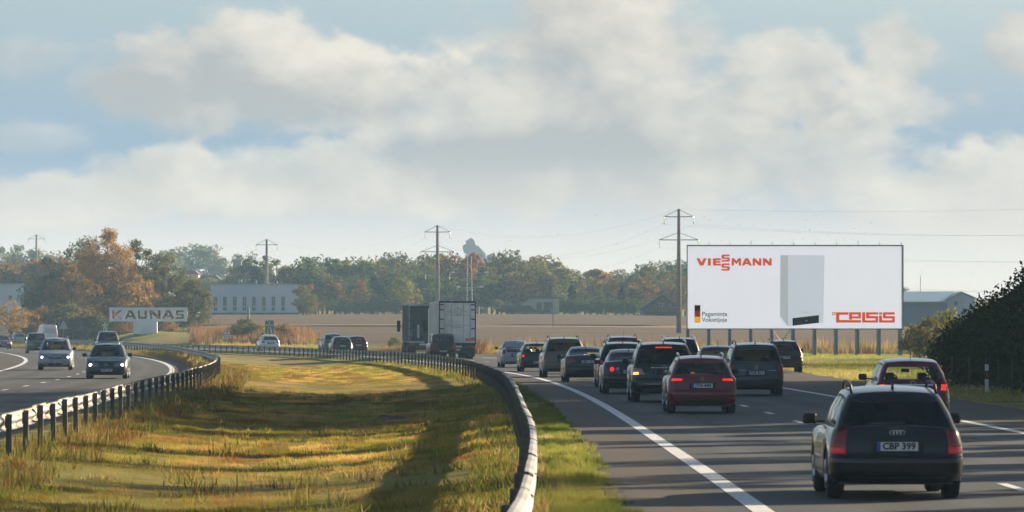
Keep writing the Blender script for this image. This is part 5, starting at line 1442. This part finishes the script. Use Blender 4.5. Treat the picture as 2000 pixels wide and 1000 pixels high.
def tree_meshes(seed, H, crown_r, base, n_clump, n_leaf, leaf, form='round', droop=0.0, clump=.17):
    """a tapered trunk with limbs and a crown of leaf clumps; unit: metres"""
    r_ = np.random.default_rng(seed)
    cc = []; h0 = base * H
    while len(cc) < n_clump:
        u = r_.uniform(-1, 1, 3)
        q = (u ** 2).sum()
        if q > 1 or q < .12: continue
        k = (u[2] + 1) / 2
        if form == 'cone': w = (1 - k) ** .9 + .06
        elif form == 'birch': w = min(1.0, .55 + .9 * math.sin(math.pi * min(k * 1.02, 1)) ** 1.0) * (1 if k < .75 else 1 - (k - .75) * 1.6)
        elif form == 'bush': w = 1.0 if k < .6 else math.sqrt(max(0, 1 - ((k - .6) / .42) ** 2))
        else: w = 1.0
        f = w if form != 'round' else 1.0
        cc.append((u[0] * crown_r * f, u[1] * crown_r * f, h0 + (H - h0) * k))
    cc = np.array(cc); L = []; O = []
    per = n_leaf // n_clump
    for c_ in cc:
        rad = clump * crown_r * 2 * r_.uniform(.6, 1.35)
        g_ = r_.normal(size=(per, 3)); g_ /= np.linalg.norm(g_, axis=1, keepdims=True)
        rr = rad * r_.uniform(.35, 1.0, (per, 1)) ** .6
        p = c_ + g_ * rr * np.array([1, 1, .72])
        if droop: p[:, 2] -= np.abs(r_.normal(size=per)) * rad * droop
        L.append(p); O.append(g_)
    P = np.concatenate(L); O = np.concatenate(O)
    P[:, 2] = np.clip(P[:, 2], .05, None)
    v, f = leaf_cards(P, leaf, r_, O, droop)
    crown = mesh_of('crown', v, f)
    tb = MB(); r0 = .018 * H + .03
    bend = r_.normal(size=2) * .03 * H
    pts = [(bend[0] * k * k, bend[1] * k * k, H * .92 * k - (.3 if k == 0 else 0)) for k in (0, .25, .5, .75, 1)]
    tb.tube(pts, [r0, r0 * .8, r0 * .6, r0 * .35, r0 * .1], 7)
    for i in r_.choice(len(cc), min(len(cc), 14), replace=False):
        c_ = cc[i]; k = min(max((c_[2] - .25 * crown_r) / (H * .92), .12), .85) * r_.uniform(.55, .95)
        a = Vector((bend[0] * k * k, bend[1] * k * k, H * .92 * k)); b = Vector(c_)
        mid = a.lerp(b, .5) + Vector((0, 0, .06 * H))
        tb.tube([tuple(a), tuple(mid), tuple(b)], [r0 * .38 * (1 - k * .5), r0 * .24 * (1 - k * .5), r0 * .07], 5)
    return tb.mesh('trunk', True), crown

PROTO = {}
def proto(kind, i):
    k = (kind, i)
    if k not in PROTO:
        sd = hash_(kind) + i * 17
        if kind == 'round': PROTO[k] = tree_meshes(sd, 10, 3.6, .16, 46, 2600, .30)
        elif kind == 'tall': PROTO[k] = tree_meshes(sd, 10, 2.5, .14, 44, 2300, .27, 'birch')
        elif kind == 'cone': PROTO[k] = tree_meshes(sd, 10, 2.1, .06, 60, 2400, .24, 'cone', clump=.12)
        elif kind == 'bush': PROTO[k] = tree_meshes(sd, 10, 5.0, .02, 60, 2600, .42, 'bush')
        elif kind == 'sparse': PROTO[k] = tree_meshes(sd, 10, 3.4, .28, 26, 900, .26, clump=.14)
    return PROTO[k]
def hash_(s): return sum((i + 3) * ord(c_) for i, c_ in enumerate(s))
def tree(name, label, kind, i, X, Z, H, leaf, group=None, wide=1.0, bark=None, cat='tree', gz=None):
    tm, cm = proto(kind, i)
    t = thing(name, label, cat, (X, Z, ground(X, Z) if gz is None else gz), random.uniform(0, 6.28), group)
    k = H / 10.0; t.scale = (k * wide, k * wide, k)
    link('trunk', tm, bark or BARK, t); link('crown', cm, LEAF[leaf], t)
    return t

# --- wood beyond the field
WOOD = 'trees of the wood beyond the field'
def top_y(px): return float(np.interp(px, [-60, 20, 60, 120, 300, 440, 465, 500, 545, 565, 600, 650, 700, 760, 800, 850, 900, 940, 1000, 1030, 1062, 1092, 1112, 1140, 1180, 1220, 1260, 1290, 1340, 1400, 1600, 1800],
    [505, 515, 512, 512, 520, 535, 505, 492, 500, 518, 502, 496, 503, 501, 498, 497, 500, 517, 493, 505, 497, 507, 530, 531, 519, 532, 521, 508, 520, 540, 560, 575]))
def put(name, lab, kind, i, px, Z, ytop, leaf, group=WOOD, wide=1.0, cat='tree', bark=None):
    X = at_px(px, Z); g_ = ground(X, Z); H = CAM_H + (640 - ytop) * Z / FPX - g_
    return tree(name, lab, kind, i, X, Z, max(H, 1.2), leaf, group, wide, bark, cat)
kinds_back = ['green', 'green', 'olive', 'yellowgreen', 'green', 'pine', 'green', 'green', 'rust']
LAB = {'green': 'dark green tree in the wood beyond the field', 'olive': 'olive brown tree in the wood beyond the field', 'yellowgreen': 'yellowish green tree in the wood beyond the field',
       'gold': 'golden autumn tree in the wood beyond the field', 'pine': 'dark conifer in the wood beyond the field', 'rust': 'rusty brown tree in the wood beyond the field', 'orange': 'bright orange tree in the wood beyond the field'}
px = -70
while px < 1345:
    k = random.choice(kinds_back)
    if 850 < px < 1080: k = random.choice(['olive', 'olive', 'green', 'rust', 'yellowgreen'])
    if 1080 <= px < 1230: k = random.choice(['gold', 'yellowgreen', 'gold', 'olive'])
    if px < 300: k = random.choice(['rust', 'orange', 'green', 'rust'])
    form = 'cone' if k == 'pine' else random.choice(['round', 'round', 'tall'])
    if not 330 < px < 452: put('wood_tree', LAB[k], form, random.randrange(3), px, random.uniform(985, 1060), top_y(px) + random.uniform(-3, 12), k, wide=random.uniform(.95, 1.3))
    px += random.uniform(15, 23)
px = 560
while px < 1345:                                            # lower, nearer rank
    k = random.choice(['green', 'green', 'olive', 'green', 'rust', 'pine', 'yellowgreen'])
    form = 'cone' if k == 'pine' else random.choice(['round', 'tall', 'round'])
    put('wood_tree', LAB[k], form, random.randrange(3), px, random.uniform(945, 975), top_y(px) + random.uniform(22, 48), k, wide=random.uniform(1.0, 1.4))
    px += random.uniform(19, 29)
for px, yt, k, w in ((585, 555, 'orange', .8), (607, 553, 'orange', .7), (622, 560, 'rust', .9), (640, 552, 'rust', .9), (655, 550, 'rust', .8), (702, 545, 'orange', .6), (750, 588, 'orange', .9), (770, 583, 'gold', .6), (662, 575, 'gold', .8), (1255, 540, 'rust', 1.3), (925, 488, 'orange', .6)):
    put('autumn_tree', LAB['orange'] if k == 'orange' else LAB[k], 'tall', random.randrange(3), px, 940 if yt > 500 else 1000, yt, k, wide=w * 1.3)
px = 592
while px < 1240:                                            # young growth at the field edge
    k = random.choice(['yellowgreen', 'olive', 'green', 'gold', 'green'])
    yt = random.uniform(572, 592) if px < 800 else random.uniform(585, 606)
    if not (1005 < px < 1095 or 1250 < px < 1330): put('young_tree', 'young bushy tree at the field edge before the wood', random.choice(['bush', 'tall', 'round']), random.randrange(2), px, random.uniform(920, 934), yt, k, 'young trees at the field edge', wide=random.uniform(.9, 1.3))
    px += random.uniform(11, 19)
for px in (1100, 1125, 1150, 1175, 1200, 1225, 1245):
    put('hedge_bush', 'dense dark green bush between the cream and the brick house', 'bush', random.randrange(2), px, 915, random.uniform(578, 590), 'green', 'dark bushes between the two houses', wide=1.25, cat='bush')
put('broad_willow', 'broad rounded pale green tree left of the lorries', 'bush', 0, 788, 930, 543, 'yellowgreen', None, wide=.98)
put('conifer', 'single dark conifer behind the cream house', 'cone', 1, 1117, 925, 545, 'pine', None, wide=1.0)
for px, yt, Z, w in ((345, 488, 1650, 1.1), (385, 482, 1650, 1.0), (408, 484, 1650, .9), (325, 495, 1600, 1.0), (477, 490, 1500, .8), (8, 478, 1500, .9), (45, 475, 1500, .9), (75, 484, 1500, 1.0), (95, 490, 1480, 1.0), (130, 505, 1500, 1.1), (1300, 513, 1600, 1.0), (1270, 520, 1650, 1.1), (1240, 527, 1700, 1.1), (1332, 512, 1600, 1.0), (1765, 560, 1300, .9), (1240, 530, 1500, 1.), (430, 505, 1650, .8)):
    put('far_tree', 'pale hazy tree standing far off above the nearer trees', 'round', random.randrange(3), px, Z, yt, 'yellowgreen' if px in (345, 385, 408, 325, 8) else 'olive', 'far hazy trees', wide=w)
for px, yt in ((380, 548), (398, 546), (440, 548), (455, 552), (365, 545), (415, 545)):
    put('garden_tree', 'yellow green garden tree beside the far barns', 'round', 1, px, 1150, yt, 'yellowgreen', 'garden trees by the far barns', wide=1.2)
for px, yt, k in ((20, 545, 'orange'), (-10, 560, 'gold'), (5, 520, 'rust'), (40, 505, 'rust'), (90, 500, 'orange'), (70, 510, 'rust'), (110, 508, 'rust'), (60, 545, 'green'), (30, 535, 'green')):
    put('red_tree', 'red and rust coloured tree at the left picture edge', 'round', random.randrange(3), px, 940, yt, k, 'red trees at the left edge', wide=1.2)

# --- the big autumn group behind the town sign
def big(name, lab, seed, px, Z, ytop, R_, base, nc, nl, leaf, form, col_, droop=.0, bark=None, clump=.17, group=None):
    X = at_px(px, Z); g_ = ground(X, Z); H = CAM_H + (640 - ytop) * Z / FPX - g_
    tm, cm = tree_meshes(seed, H, R_, base, nc, nl, leaf, form, droop, clump)
    t = thing(name, lab, 'tree', (X, Z, g_), 0.0, group); link('trunk', tm, bark or BARK, t); link('crown', cm, LEAF[col_], t)
big('birch_tree', 'tallest golden brown birch behind the town board', 101, 208, 705, 443, 4.6, .10, 150, 12000, .17, 'birch', 'gold', .5, BIRCH, .12)
big('birch_tree', 'golden birch with hanging twigs left of the tallest one', 102, 165, 712, 456, 3.6, .1, 110, 8000, .17, 'birch', 'olive', .5, BIRCH, .12)
big('oak_tree', 'dark brown broad tree at the left of the autumn group', 103, 95, 700, 505, 3.6, .04, 80, 7000, .19, 'round', 'olive', 0, None, .15)
big('oak_tree', 'dark rust brown tree low in the autumn group', 104, 140, 690, 520, 3.8, .02, 80, 7000, .19, 'bush', 'rust', 0, None, .14)
big('maple_tree', 'bright golden orange tree right behind the town board', 105, 270, 692, 540, 3.4, .06, 70, 6000, .19, 'bush', 'gold', 0, None, .13)
big('maple_tree', 'brown leafed tree in the middle of the autumn group', 106, 225, 698, 500, 3.4, .04, 80, 7000, .19, 'round', 'rust', 0, None, .14)
big('ash_tree', 'tall thin olive tree right of the birches', 107, 268, 715, 468, 2.5, .22, 60, 3600, .18, 'birch', 'olive', .1, None, .13)
big('ash_tree', 'open crowned olive tree with dark forked limbs', 108, 318, 708, 492, 3.2, .34, 70, 4600, .18, 'round', 'olive', .0, None, .12)
big('willow_bush', 'dark green bushy tree right of the town board', 109, 376, 690, 548, 2.9, .02, 70, 6000, .18, 'bush', 'olive', 0, None, .14)
big('willow_bush', 'low dark tree behind the right end of the town board', 110, 340, 694, 575, 2.8, .02, 50, 4200, .18, 'bush', 'olive', 0, None, .14)
big('sallow_bush', 'round bare twigged golden bush at the left edge', 111, 22, 655, 588, 2.5, .25, 40, 2600, .13, 'round', 'gold', 0, None, .13)
for i, (px, yt, k) in enumerate(((60, 610, 'rust'), (95, 600, 'rust'), (135, 595, 'olive'), (165, 605, 'rust'), (185, 612, 'olive'), (300, 622, 'rust'), (330, 628, 'gold'), (150, 625, 'yellowgreen'), (120, 628, 'olive'), (235, 615, 'rust'))):
    put('thicket_bush', 'low brown bush filling the foot of the autumn group', 'bush', i % 2, px, 676 + (i * 7) % 9, yt, k, 'low bushes under the autumn group', wide=1.3, cat='bush')
for i, (px, yt, Z, k) in enumerate(((478, 623, 600, 'olive'), (495, 630, 596, 'green'), (462, 634, 596, 'olive'), (430, 657, 588, 'yellowgreen'), (455, 658, 586, 'gold'), (555, 632, 590, 'rust'), (770, 672, 505, 'yellowgreen'))):
    put('roadside_bush', ['green bush right of the warning triangle', 'dark bush left of the green motorway sign', 'low olive bush behind the warning triangle', 'low yellow bush under the warning triangle', 'low golden bush right of the warning triangle pole', 'rusty bush right of the green motorway sign', 'small green bush left of the dark lorry'][i], 'bush', i % 2, px, Z, yt, k, None, wide=1.1, cat='bush')

# --- hedge on the right and the tall trees beyond the frame that shade the road
def hedge():
    n = 80000; r_ = np.random.default_rng(5)
    Zs = r_.uniform(128, 204, n)
    top = np.interp(Zs, [128, 150, 160, 172, 180, 190, 200, 204], [7.4, 6.2, 5.0, 4.0, 3.4, 2.85, 2.2, 1.5])
    bumps = .22 * np.sin(Zs * 1.9) + .18 * np.sin(Zs * 3.7 + 1) + .12 * np.sin(Zs * 7.1)
    top = top + bumps
    dep = r_.uniform(0, 1, n) ** 1.7                      # mostly near the face
    hh = r_.uniform(0, 1, n) ** .8
    roundn = np.sqrt(np.clip(1 - (hh * .97) ** 4, 0, 1))
    X = 16.9 + (1 - roundn) * 1.5 + dep * 3.2 - .35 * np.sin(Zs * 2.3) - .25 * np.sin(Zs * 5.1 + hh * 4) - .25 * hh
    P = np.stack([X, Zs, .05 + hh * top * (1 - .12 * dep)], 1)
    P += r_.normal(size=P.shape) * np.array([.12, .12, .10])
    v, f = leaf_cards(P, .085, r_)
    t = thing('hedge', 'dark dense evergreen hedge along the verge at the right edge', 'hedge', (17.5, 160, 0))
    me = mesh_of('foliage', v - np.array([17.5, 160, 0]), f); link('foliage', me, LEAF['thuja'], t)
    sprays = MB()
    st = MB()
    for z in np.arange(129, 203, 1.6):
        tp = float(np.interp(z, [128, 150, 160, 172, 180, 190, 200, 204], [7.4, 6.2, 5.0, 4.0, 3.4, 2.85, 2.2, 1.5]))
        st = MB(); st.tube([(18.0 - 17.5 + random.uniform(-.3, .3), z - 160, -.3), (18.2 - 17.5, z - 160, tp * .5), (18.2 - 17.5 + random.uniform(-.5, .5), z - 160 + random.uniform(-.5, .5), tp * .92)], [.09, .06, .015], 5); st.link('stem', BARK, t)
    pass
hedge()
tag(put('verge_bush', 'grey green bush beyond the billboard end, before the hedge', 'bush', 0, 1815, 330, 622, 'olive', None, wide=1.0, cat='bush'), None)
put('verge_bush', 'sunlit yellowish bush top between billboard and hedge', 'bush', 1, 1850, 345, 606, 'yellowgreen', None, wide=.9, cat='bush')
put('verge_bush', 'low dull bush at the foot of the last billboard post', 'bush', 1, 1790, 350, 636, 'olive', None, wide=1.0, cat='bush')
SH = 'tall roadside trees'
for i, (X, Z, H, w, kd) in enumerate([
        (32.3, 218, 21.5, .95, 'round'), (32.9, 209, 22.3, .95, 'round'), (30.5, 200, 23.1, .95, 'round'), (31.1, 191, 21.5, .95, 'round'), (28.7, 182, 22.0, .95, 'round'), (29.3, 173, 19.5, .95, 'round'), (26.9, 164, 17.5, .95, 'round'), (27.5, 155, 16.0, .95, 'round'), (25.2, 147, 14.8, .95, 'round'), (25.9, 139, 13.6, .95, 'round'), (29, 131, 12.5, .9, 'tall'),
        (25, 126, 16.5, .55, 'sparse'), (24, 120, 8.6, .7, 'tall'), (23.5, 112.5, 9.2, .62, 'tall'), (23, 106, 8.4, .6, 'tall'), (22, 99.5, 8.6, .65, 'tall'), (24, 103, 15.5, .45, 'sparse'), (23.5, 115, 15, .45, 'sparse'), (22, 92, 14.0, .45, 'sparse'), (21.5, 93, 8.2, .6, 'tall'), (21, 87.0, 8.6, .6, 'tall'), (20.5, 80, 8.2, .65, 'tall'), (20, 73.5, 8.4, .7, 'tall')]):
    tree('roadside_tree', 'tall leafy tree of the row behind the hedge shading the road', kd, i % 3, X, Z, H, 'shade', SH, wide=w)

put('hall_bush', 'bushy young tree at the right end of the long pale hall', 'tall', 1, 592, 868, 556, 'yellowgreen', None, wide=1.5)
put('hall_bush', 'low bush beside the right end of the long pale hall', 'bush', 0, 600, 862, 580, 'olive', None, wide=1.0, cat='bush')
# --- dry reeds and weeds round the bend
def blades(name, P, hgt, wid, cols, mat_, lean=.35, seed=1):
    r_ = np.random.default_rng(seed); n = len(P)
    a = r_.uniform(0, 2 * np.pi, n); dx, dy = np.cos(a), np.sin(a); b = r_.uniform(0, 2 * np.pi, n); ln = lean * hgt * np.abs(r_.normal(size=n))
    v = np.empty((n, 3, 3)); 
    v[:, 0] = P - np.stack([dx * wid, dy * wid, 0 * wid], 1); v[:, 1] = P + np.stack([dx * wid, dy * wid, 0 * wid], 1)
    v[:, 2] = P + np.stack([np.cos(b) * ln, np.sin(b) * ln, hgt], 1)
    me = bpy.data.meshes.new(name); me.vertices.add(3 * n); me.vertices.foreach_set('co', v.reshape(-1))
    me.loops.add(3 * n); me.loops.foreach_set('vertex_index', np.arange(3 * n)); me.polygons.add(n)
    me.polygons.foreach_set('loop_start', np.arange(0, 3 * n, 3)); me.polygons.foreach_set('loop_total', np.full(n, 3)); me.update(calc_edges=True)
    at_ = me.color_attributes.new('tint', 'FLOAT_COLOR', 'POINT')
    cc = np.repeat(np.concatenate([cols, np.ones((n, 1))], 1), 3, 0); at_.data.foreach_set('color', cc.reshape(-1))
    o = link(name, me, mat_); return o
def blade_mat():
    m = bpy.data.materials.new('grass_blade'); m.use_nodes = True
    g = G(m.node_tree); g.n.remove(g.n['Principled BSDF'])
    at_ = g.new('ShaderNodeAttribute'); at_.attribute_name = 'tint'
    df = g.new('ShaderNodeBsdfDiffuse'); tl_ = g.new('ShaderNodeBsdfTranslucent'); g.l.new(at_.outputs['Color'], df.inputs[0]); g.l.new(at_.outputs['Color'], tl_.inputs[0])
    mx = g.new('ShaderNodeMixShader'); mx.inputs[0].default_value = .45
    g.l.new(df.outputs[0], mx.inputs[1]); g.l.new(tl_.outputs[0], mx.inputs[2]); g.l.new(mx.outputs[0], g.n['Material Output'].inputs[0])
    return m
BLADE = blade_mat()
LATT = np.random.default_rng(99).uniform(0, 1, (256, 256))
def vnoise(X, Z, s, seed=0):
    """smooth lattice noise 0..1"""
    x = np.asarray(X) * s + seed * 13.7; y = np.asarray(Z) * s * .55 + seed * 7.3
    i, j = np.floor(x).astype(int), np.floor(y).astype(int); u, v = x - i, y - j; u = u * u * (3 - 2 * u); v = v * v * (3 - 2 * v)
    L_ = lambda a, b: LATT[a % 256, b % 256]
    return (L_(i, j) * (1 - u) + L_(i + 1, j) * u) * (1 - v) + (L_(i, j + 1) * (1 - u) + L_(i + 1, j + 1) * u) * v
def tints(X, Z, a, b, c, s=.9, seed=3):
    n = len(X); r_ = np.random.default_rng(seed); k = np.clip((vnoise(X, Z * .5, s, seed) * .55 + vnoise(X, Z * .4, s * 3, seed + 1) * .65 - .38) * 2.0 + r_.uniform(-.2, .4, n), 0, 1)[:, None]
    col_ = np.array(a) * (1 - k) + np.array(b) * k
    m = (r_.uniform(size=n) < .08 + .75 * sstep(.58, .75, vnoise(X, Z * .4, s * 1.4, seed + 5)))[:, None]
    col_ = np.where(m, np.array(c), col_) * r_.uniform(.7, 1.25, (n, 1))
    return np.clip(col_, 0, 1)
STRAW, GREENG, BROWN, DRY = (.50, .325, .105), (.15, .15, .022), (.16, .085, .03), (.27, .18, .065)
def turf(name, label, z0, z1, fa, fb, n, hgt, wid, cols, seed, patch=0.0):
    r_ = np.random.default_rng(seed)
    Z = z0 * (z1 / z0) ** r_.uniform(0, 1, n) if z1 / z0 < 12 else r_.uniform(z0, z1, n)
    u = r_.uniform(0, 1, n); X = fa(Z) * (1 - u) + fb(Z) * u
    if patch:
        keep = vnoise(X, Z, 1.3, seed + 9) + r_.uniform(-.2, .2, n) > patch; X, Z = X[keep], Z[keep]
    n = len(X); P = np.stack([X, Z, land(X, Z) - .012], 1)
    sc = np.clip(Z / 75, .8, 4.0) ** .75
    h = hgt * r_.uniform(.4, 1.4, n) * (0.62 + .6 * vnoise(X, Z * .5, 1.2, seed + 2) ** 1.5 + 1.8 * vnoise(X, Z * .6, 3.2, seed + 4) ** 3)
    tc_ = tints(X, Z, *cols, seed=seed)
    if name == 'median_grass':                             # greener, mossier turf nearer by, straw further off
        k = ((1 - sstep(90, 180, Z)) * np.clip(.25 + vnoise(X, Z, .55, 91), 0, 1))[:, None]
        tc_ = tc_ * (1 - .85 * k) + tints(X, Z, (.115, .145, .016), (.28, .225, .035), (.20, .09, .028), seed=seed + 1) * .85 * k
    o = blades(name, P, h, wid * sc * r_.uniform(.6, 1.3, n), tc_, BLADE, seed=seed)
    tag(o, label, 'grass', kind='stuff'); return o
xl_in = lambda z: XL(z) + .25; rr_in = lambda z: RAILR(z) - .25
turf('median_grass', 'dry mown grass of the median between the two rails', 48, 330, xl_in, rr_in, 420000, .046, .010, (STRAW, GREENG, BROWN), 21)
turf('rail_weeds', 'taller weeds along the foot of the oncoming rail', 66, 260, lambda z: XL(z) - .35, lambda z: XL(z) + 1.5, 16000, .15, .011, (DRY, (.13, .15, .03), BROWN), 22, .45)
turf('rail_weeds', 'green weeds along the foot of the rail beside the road', 40, 330, lambda z: RAILR(z) - .9, lambda z: RAILR(z) + .25, 20000, .11, .011, ((.26, .24, .06), (.13, .16, .03), DRY), 23, .4)
turf('verge_grass', 'green grass strip between the rail and the asphalt', 44, 260, lambda z: RAILR(z) + .1, lambda z: XR(z) - 1.62 + .12 * np.sin(z * 1.7) + .1 * np.sin(z * 4.1), 110000, .075, .009, ((.22, .205, .05), (.11, .145, .026), (.34, .28, .11)), 24)
turf('tuft_grass', 'tall yellow grass tufts in the dip of the median', 55, 130, lambda z: XL(z) + 2.6, lambda z: XL(z) + 5.4, 16000, .12, .011, ((.34, .25, .06), (.24, .20, .045), BROWN), 25, .80)
turf('roadside_grass', 'sunny green grass beyond the exit lane', 150, 440, lambda z: XR(z) + CE(z), lambda z: XR(z) + CE(z) + 26, 52000, .09, .018, ((.26, .25, .055), (.19, .215, .04), (.32, .28, .09)), 26)
turf('dry_weeds', 'tall dry weeds along the edge of the ploughed field', 425, 448, lambda z: 0 * z - 6, lambda z: 0 * z + 40, 16000, .55, .02, ((.30, .21, .10), (.20, .19, .06), BROWN), 27)
turf('left_verge_grass', 'grass strip between the oncoming lanes and their rail', 180, 560, lambda z: XL(z) + L_EDGE_R, lambda z: XL(z) - .1, 20000, .22, .016, ((.30, .24, .08), (.17, .18, .04), DRY), 28)
turf('field_edge_grass', 'yellow grass between the road bend and the field', 300, 600, lambda z: XR(z) + CE(z), lambda z: XR(z) + CE(z) + 5, 22000, .28, .022, ((.36, .28, .09), (.24, .24, .05), DRY), 29)
def weeds():
    r_ = np.random.default_rng(61); PX = []; PZ = []; HH = []
    for k in range(420):
        z = 50 * (190 / 50) ** r_.uniform(); a, b = float(XL(z)) + .2, float(RAILR(z)) - .2
        u = r_.choice([r_.beta(1, 6), 1 - r_.beta(1, 7), r_.uniform()]); x = a + (b - a) * u; m = r_.integers(14, 40); s_ = r_.uniform(.05, .2)
        PX.append(x + r_.normal(size=m) * s_); PZ.append(z + r_.normal(size=m) * s_ * 1.5); HH.append(r_.uniform(.06, .22) * r_.uniform(.5, 1.2, m))
    X, Z, h = np.concatenate(PX), np.concatenate(PZ), np.concatenate(HH)
    o = blades('tussock_grass', np.stack([X, Z, land(X, Z) - .01], 1), h, .012 * r_.uniform(.6, 1.6, len(X)), tints(X, Z, (.10, .125, .02), (.20, .18, .035), (.36, .25, .09), .8, 14), BLADE, .6, 62)
    tag(o, 'scattered weeds and dead stalks standing in the median turf', 'weeds', kind='stuff')
weeds()
def reeds():
    r_ = np.random.default_rng(31); n = 26000
    px = r_.uniform(372, 632, n); Z = r_.uniform(585, 640, n); keep = (px < 560) | (r_.uniform(size=n) < (640 - px) / 90)
    px, Z = px[keep], Z[keep]; n = len(px); X = (px - 1000) / FPX * Z
    ok = X > XR(Z) + CE(Z) + 1.2; X, Z, px = X[ok], Z[ok], px[ok]; n = len(X)
    h = np.interp(px, [372, 420, 520, 590, 632], [2.4, 2.1, 1.9, 1.5, .7]) * r_.uniform(.25, 1.1, n) * (.35 + 1.0 * vnoise(X, Z, .35, 77))
    o = blades('dry_reeds', np.stack([X, Z, land(X, Z)], 1), h, .045 * r_.uniform(.6, 1.4, n), tints(X, Z, (.27, .15, .06), (.22, .13, .055), (.33, .21, .09), .3, 8), BLADE, .12, 32)
    tag(o, 'tall rust coloured dry reeds beyond the road bend', 'reeds', kind='stuff')
reeds()
# drain heap in the dip
r_ = np.random.default_rng(4); v = [(0, 0, .10)]; f = []
for i, (rad, hh) in enumerate(((.2, .10), (.4, .07), (.62, .03), (.85, -.03))):
    for k in range(18):
        a = 2 * math.pi * k / 18; q = rad * r_.uniform(.75, 1.2); v.append((q * math.cos(a), q * 1.6 * math.sin(a), hh * r_.uniform(.5, 1.4)))
        if i == 0: f.append((0, 1 + k, 1 + (k + 1) % 18))
        else: f.append((1 + (i - 1) * 18 + k, 1 + i * 18 + k, 1 + i * 18 + (k + 1) % 18, 1 + (i - 1) * 18 + (k + 1) % 18))
tag(link('soil_heap', mesh_of('soil_heap', v, f), pbr('dark_soil', (.045, .034, .022), .95, var=.4, vscale=5), None, (-3.15, 134, ground(-3.15, 134))), 'low dark heap of soil in the dip of the median', 'soil heap')

# birds: a loose flock above the billboard and the wood
BIRD = pbr('bird_dark', (.03, .03, .035), .8)
def bird_mesh(fl):
    mb = MB(); mb.tube([(0, -.16, 0), (0, 0, .02), (0, .14, .0)], [.015, .05, .012], 6)
    for sx in (-1, 1): mb.add([(0, .05, .02), (sx * .20, .08, .02 + fl), (sx * .42, .0, .02 + fl * .6), (sx * .18, -.06, .01 + fl * .8), (0, -.07, .02)], [(0, 1, 2, 3, 4)])
    return mb.mesh('bird')
BM = [bird_mesh(f_) for f_ in (.12, -.06, .02)]
for i in range(64):
    if i < 44: px, py = random.gauss(1560, 130), random.uniform(418, 476)
    else: px, py = random.uniform(480, 1250), random.uniform(415, 490)
    Z = random.uniform(420, 640); o = link('bird', random.choice(BM), BIRD, None, (at_px(px, Z), Z, CAM_H + (640 - py) * Z / FPX)); o.rotation_euler = (0, random.uniform(-.4, .4), random.uniform(0, 6.28)); o.scale = (.42,) * 3
    tag(o, 'small dark bird of the loose flock high in the pale sky', 'bird', 'flock of birds')

# ------------------------------------------------------------------ labels that single out look-alikes
ORD = 'first second third fourth fifth sixth seventh eighth ninth tenth eleventh twelfth thirteenth fourteenth fifteenth sixteenth seventeenth eighteenth nineteenth twentieth'.split()
ZONES = [(130, 'at the left edge'), (340, 'behind the autumn group'), (460, 'above the far barns'), (560, 'behind the long hall'), (640, 'right of the long hall'), (735, 'left of the broad willow'), (830, 'behind the broad willow'), (880, 'behind the lorries'), (960, 'around the lattice mast'),
         (1030, 'left of the cream house'), (1100, 'behind the cream house'), (1245, 'between the two houses'), (1330, 'behind the brick house'), (3000, 'near the tallest pole')]
def single_out(group, short):
    obs = [o for o in bpy.data.objects if o.parent is None and o.get('group') == group]
    px_ = lambda o: 1000 + o.location.x / o.location.y * FPX
    fam = {}
    for o in obs:
        zone = next(z_ for lim, z_ in ZONES if px_(o) < lim)
        row = ''
        if group == WOOD: row = 'skyline ' if o.location.y > 980 else 'lower '
        fam.setdefault((short(o), row, zone), []).append(o)
    for (s_, row, zone), os_ in fam.items():
        os_.sort(key=px_)
        for i, o in enumerate(os_):
            o['label'] = (ORD[i] + ' from left, ' if len(os_) > 1 else '') + row + s_ + ' ' + zone
single_out(WOOD, lambda o: o['label'].split(' in the wood')[0] + ' in the wood')
single_out('young trees at the field edge', lambda o: 'young bushy tree at the field edge')
single_out('far hazy trees', lambda o: 'pale hazy tree far off')
single_out('garden trees by the far barns', lambda o: 'yellow green garden tree')
single_out('red trees at the left edge', lambda o: 'red brown tree beyond the pale hall')
single_out('low bushes under the autumn group', lambda o: 'low brown bush under the tall trees')
single_out('dark bushes between the two houses', lambda o: 'dense dark bush')

# ------------------------------------------------------------------ haze
def haze():
    o = MB().box(-2600, 2300, -140, 3700, -2.2, 58).link('haze', None)
    m = bpy.data.materials.new('haze_air'); m.use_nodes = True; nt = m.node_tree
    nt.nodes.remove(nt.nodes['Principled BSDF']); pv = nt.nodes.new('ShaderNodeVolumePrincipled')
    pv.inputs['Color'].default_value = (.46, .73, 1.0, 1); pv.inputs['Density'].default_value = HAZE; pv.inputs['Anisotropy'].default_value = 0.0
    nt.links.new(pv.outputs[0], nt.nodes['Material Output'].inputs['Volume'])
    o.data.materials.append(m); o['kind'] = 'stuff'; o['label'] = 'thin bluish autumn haze over the land'
HAZE = 0.00019
haze()
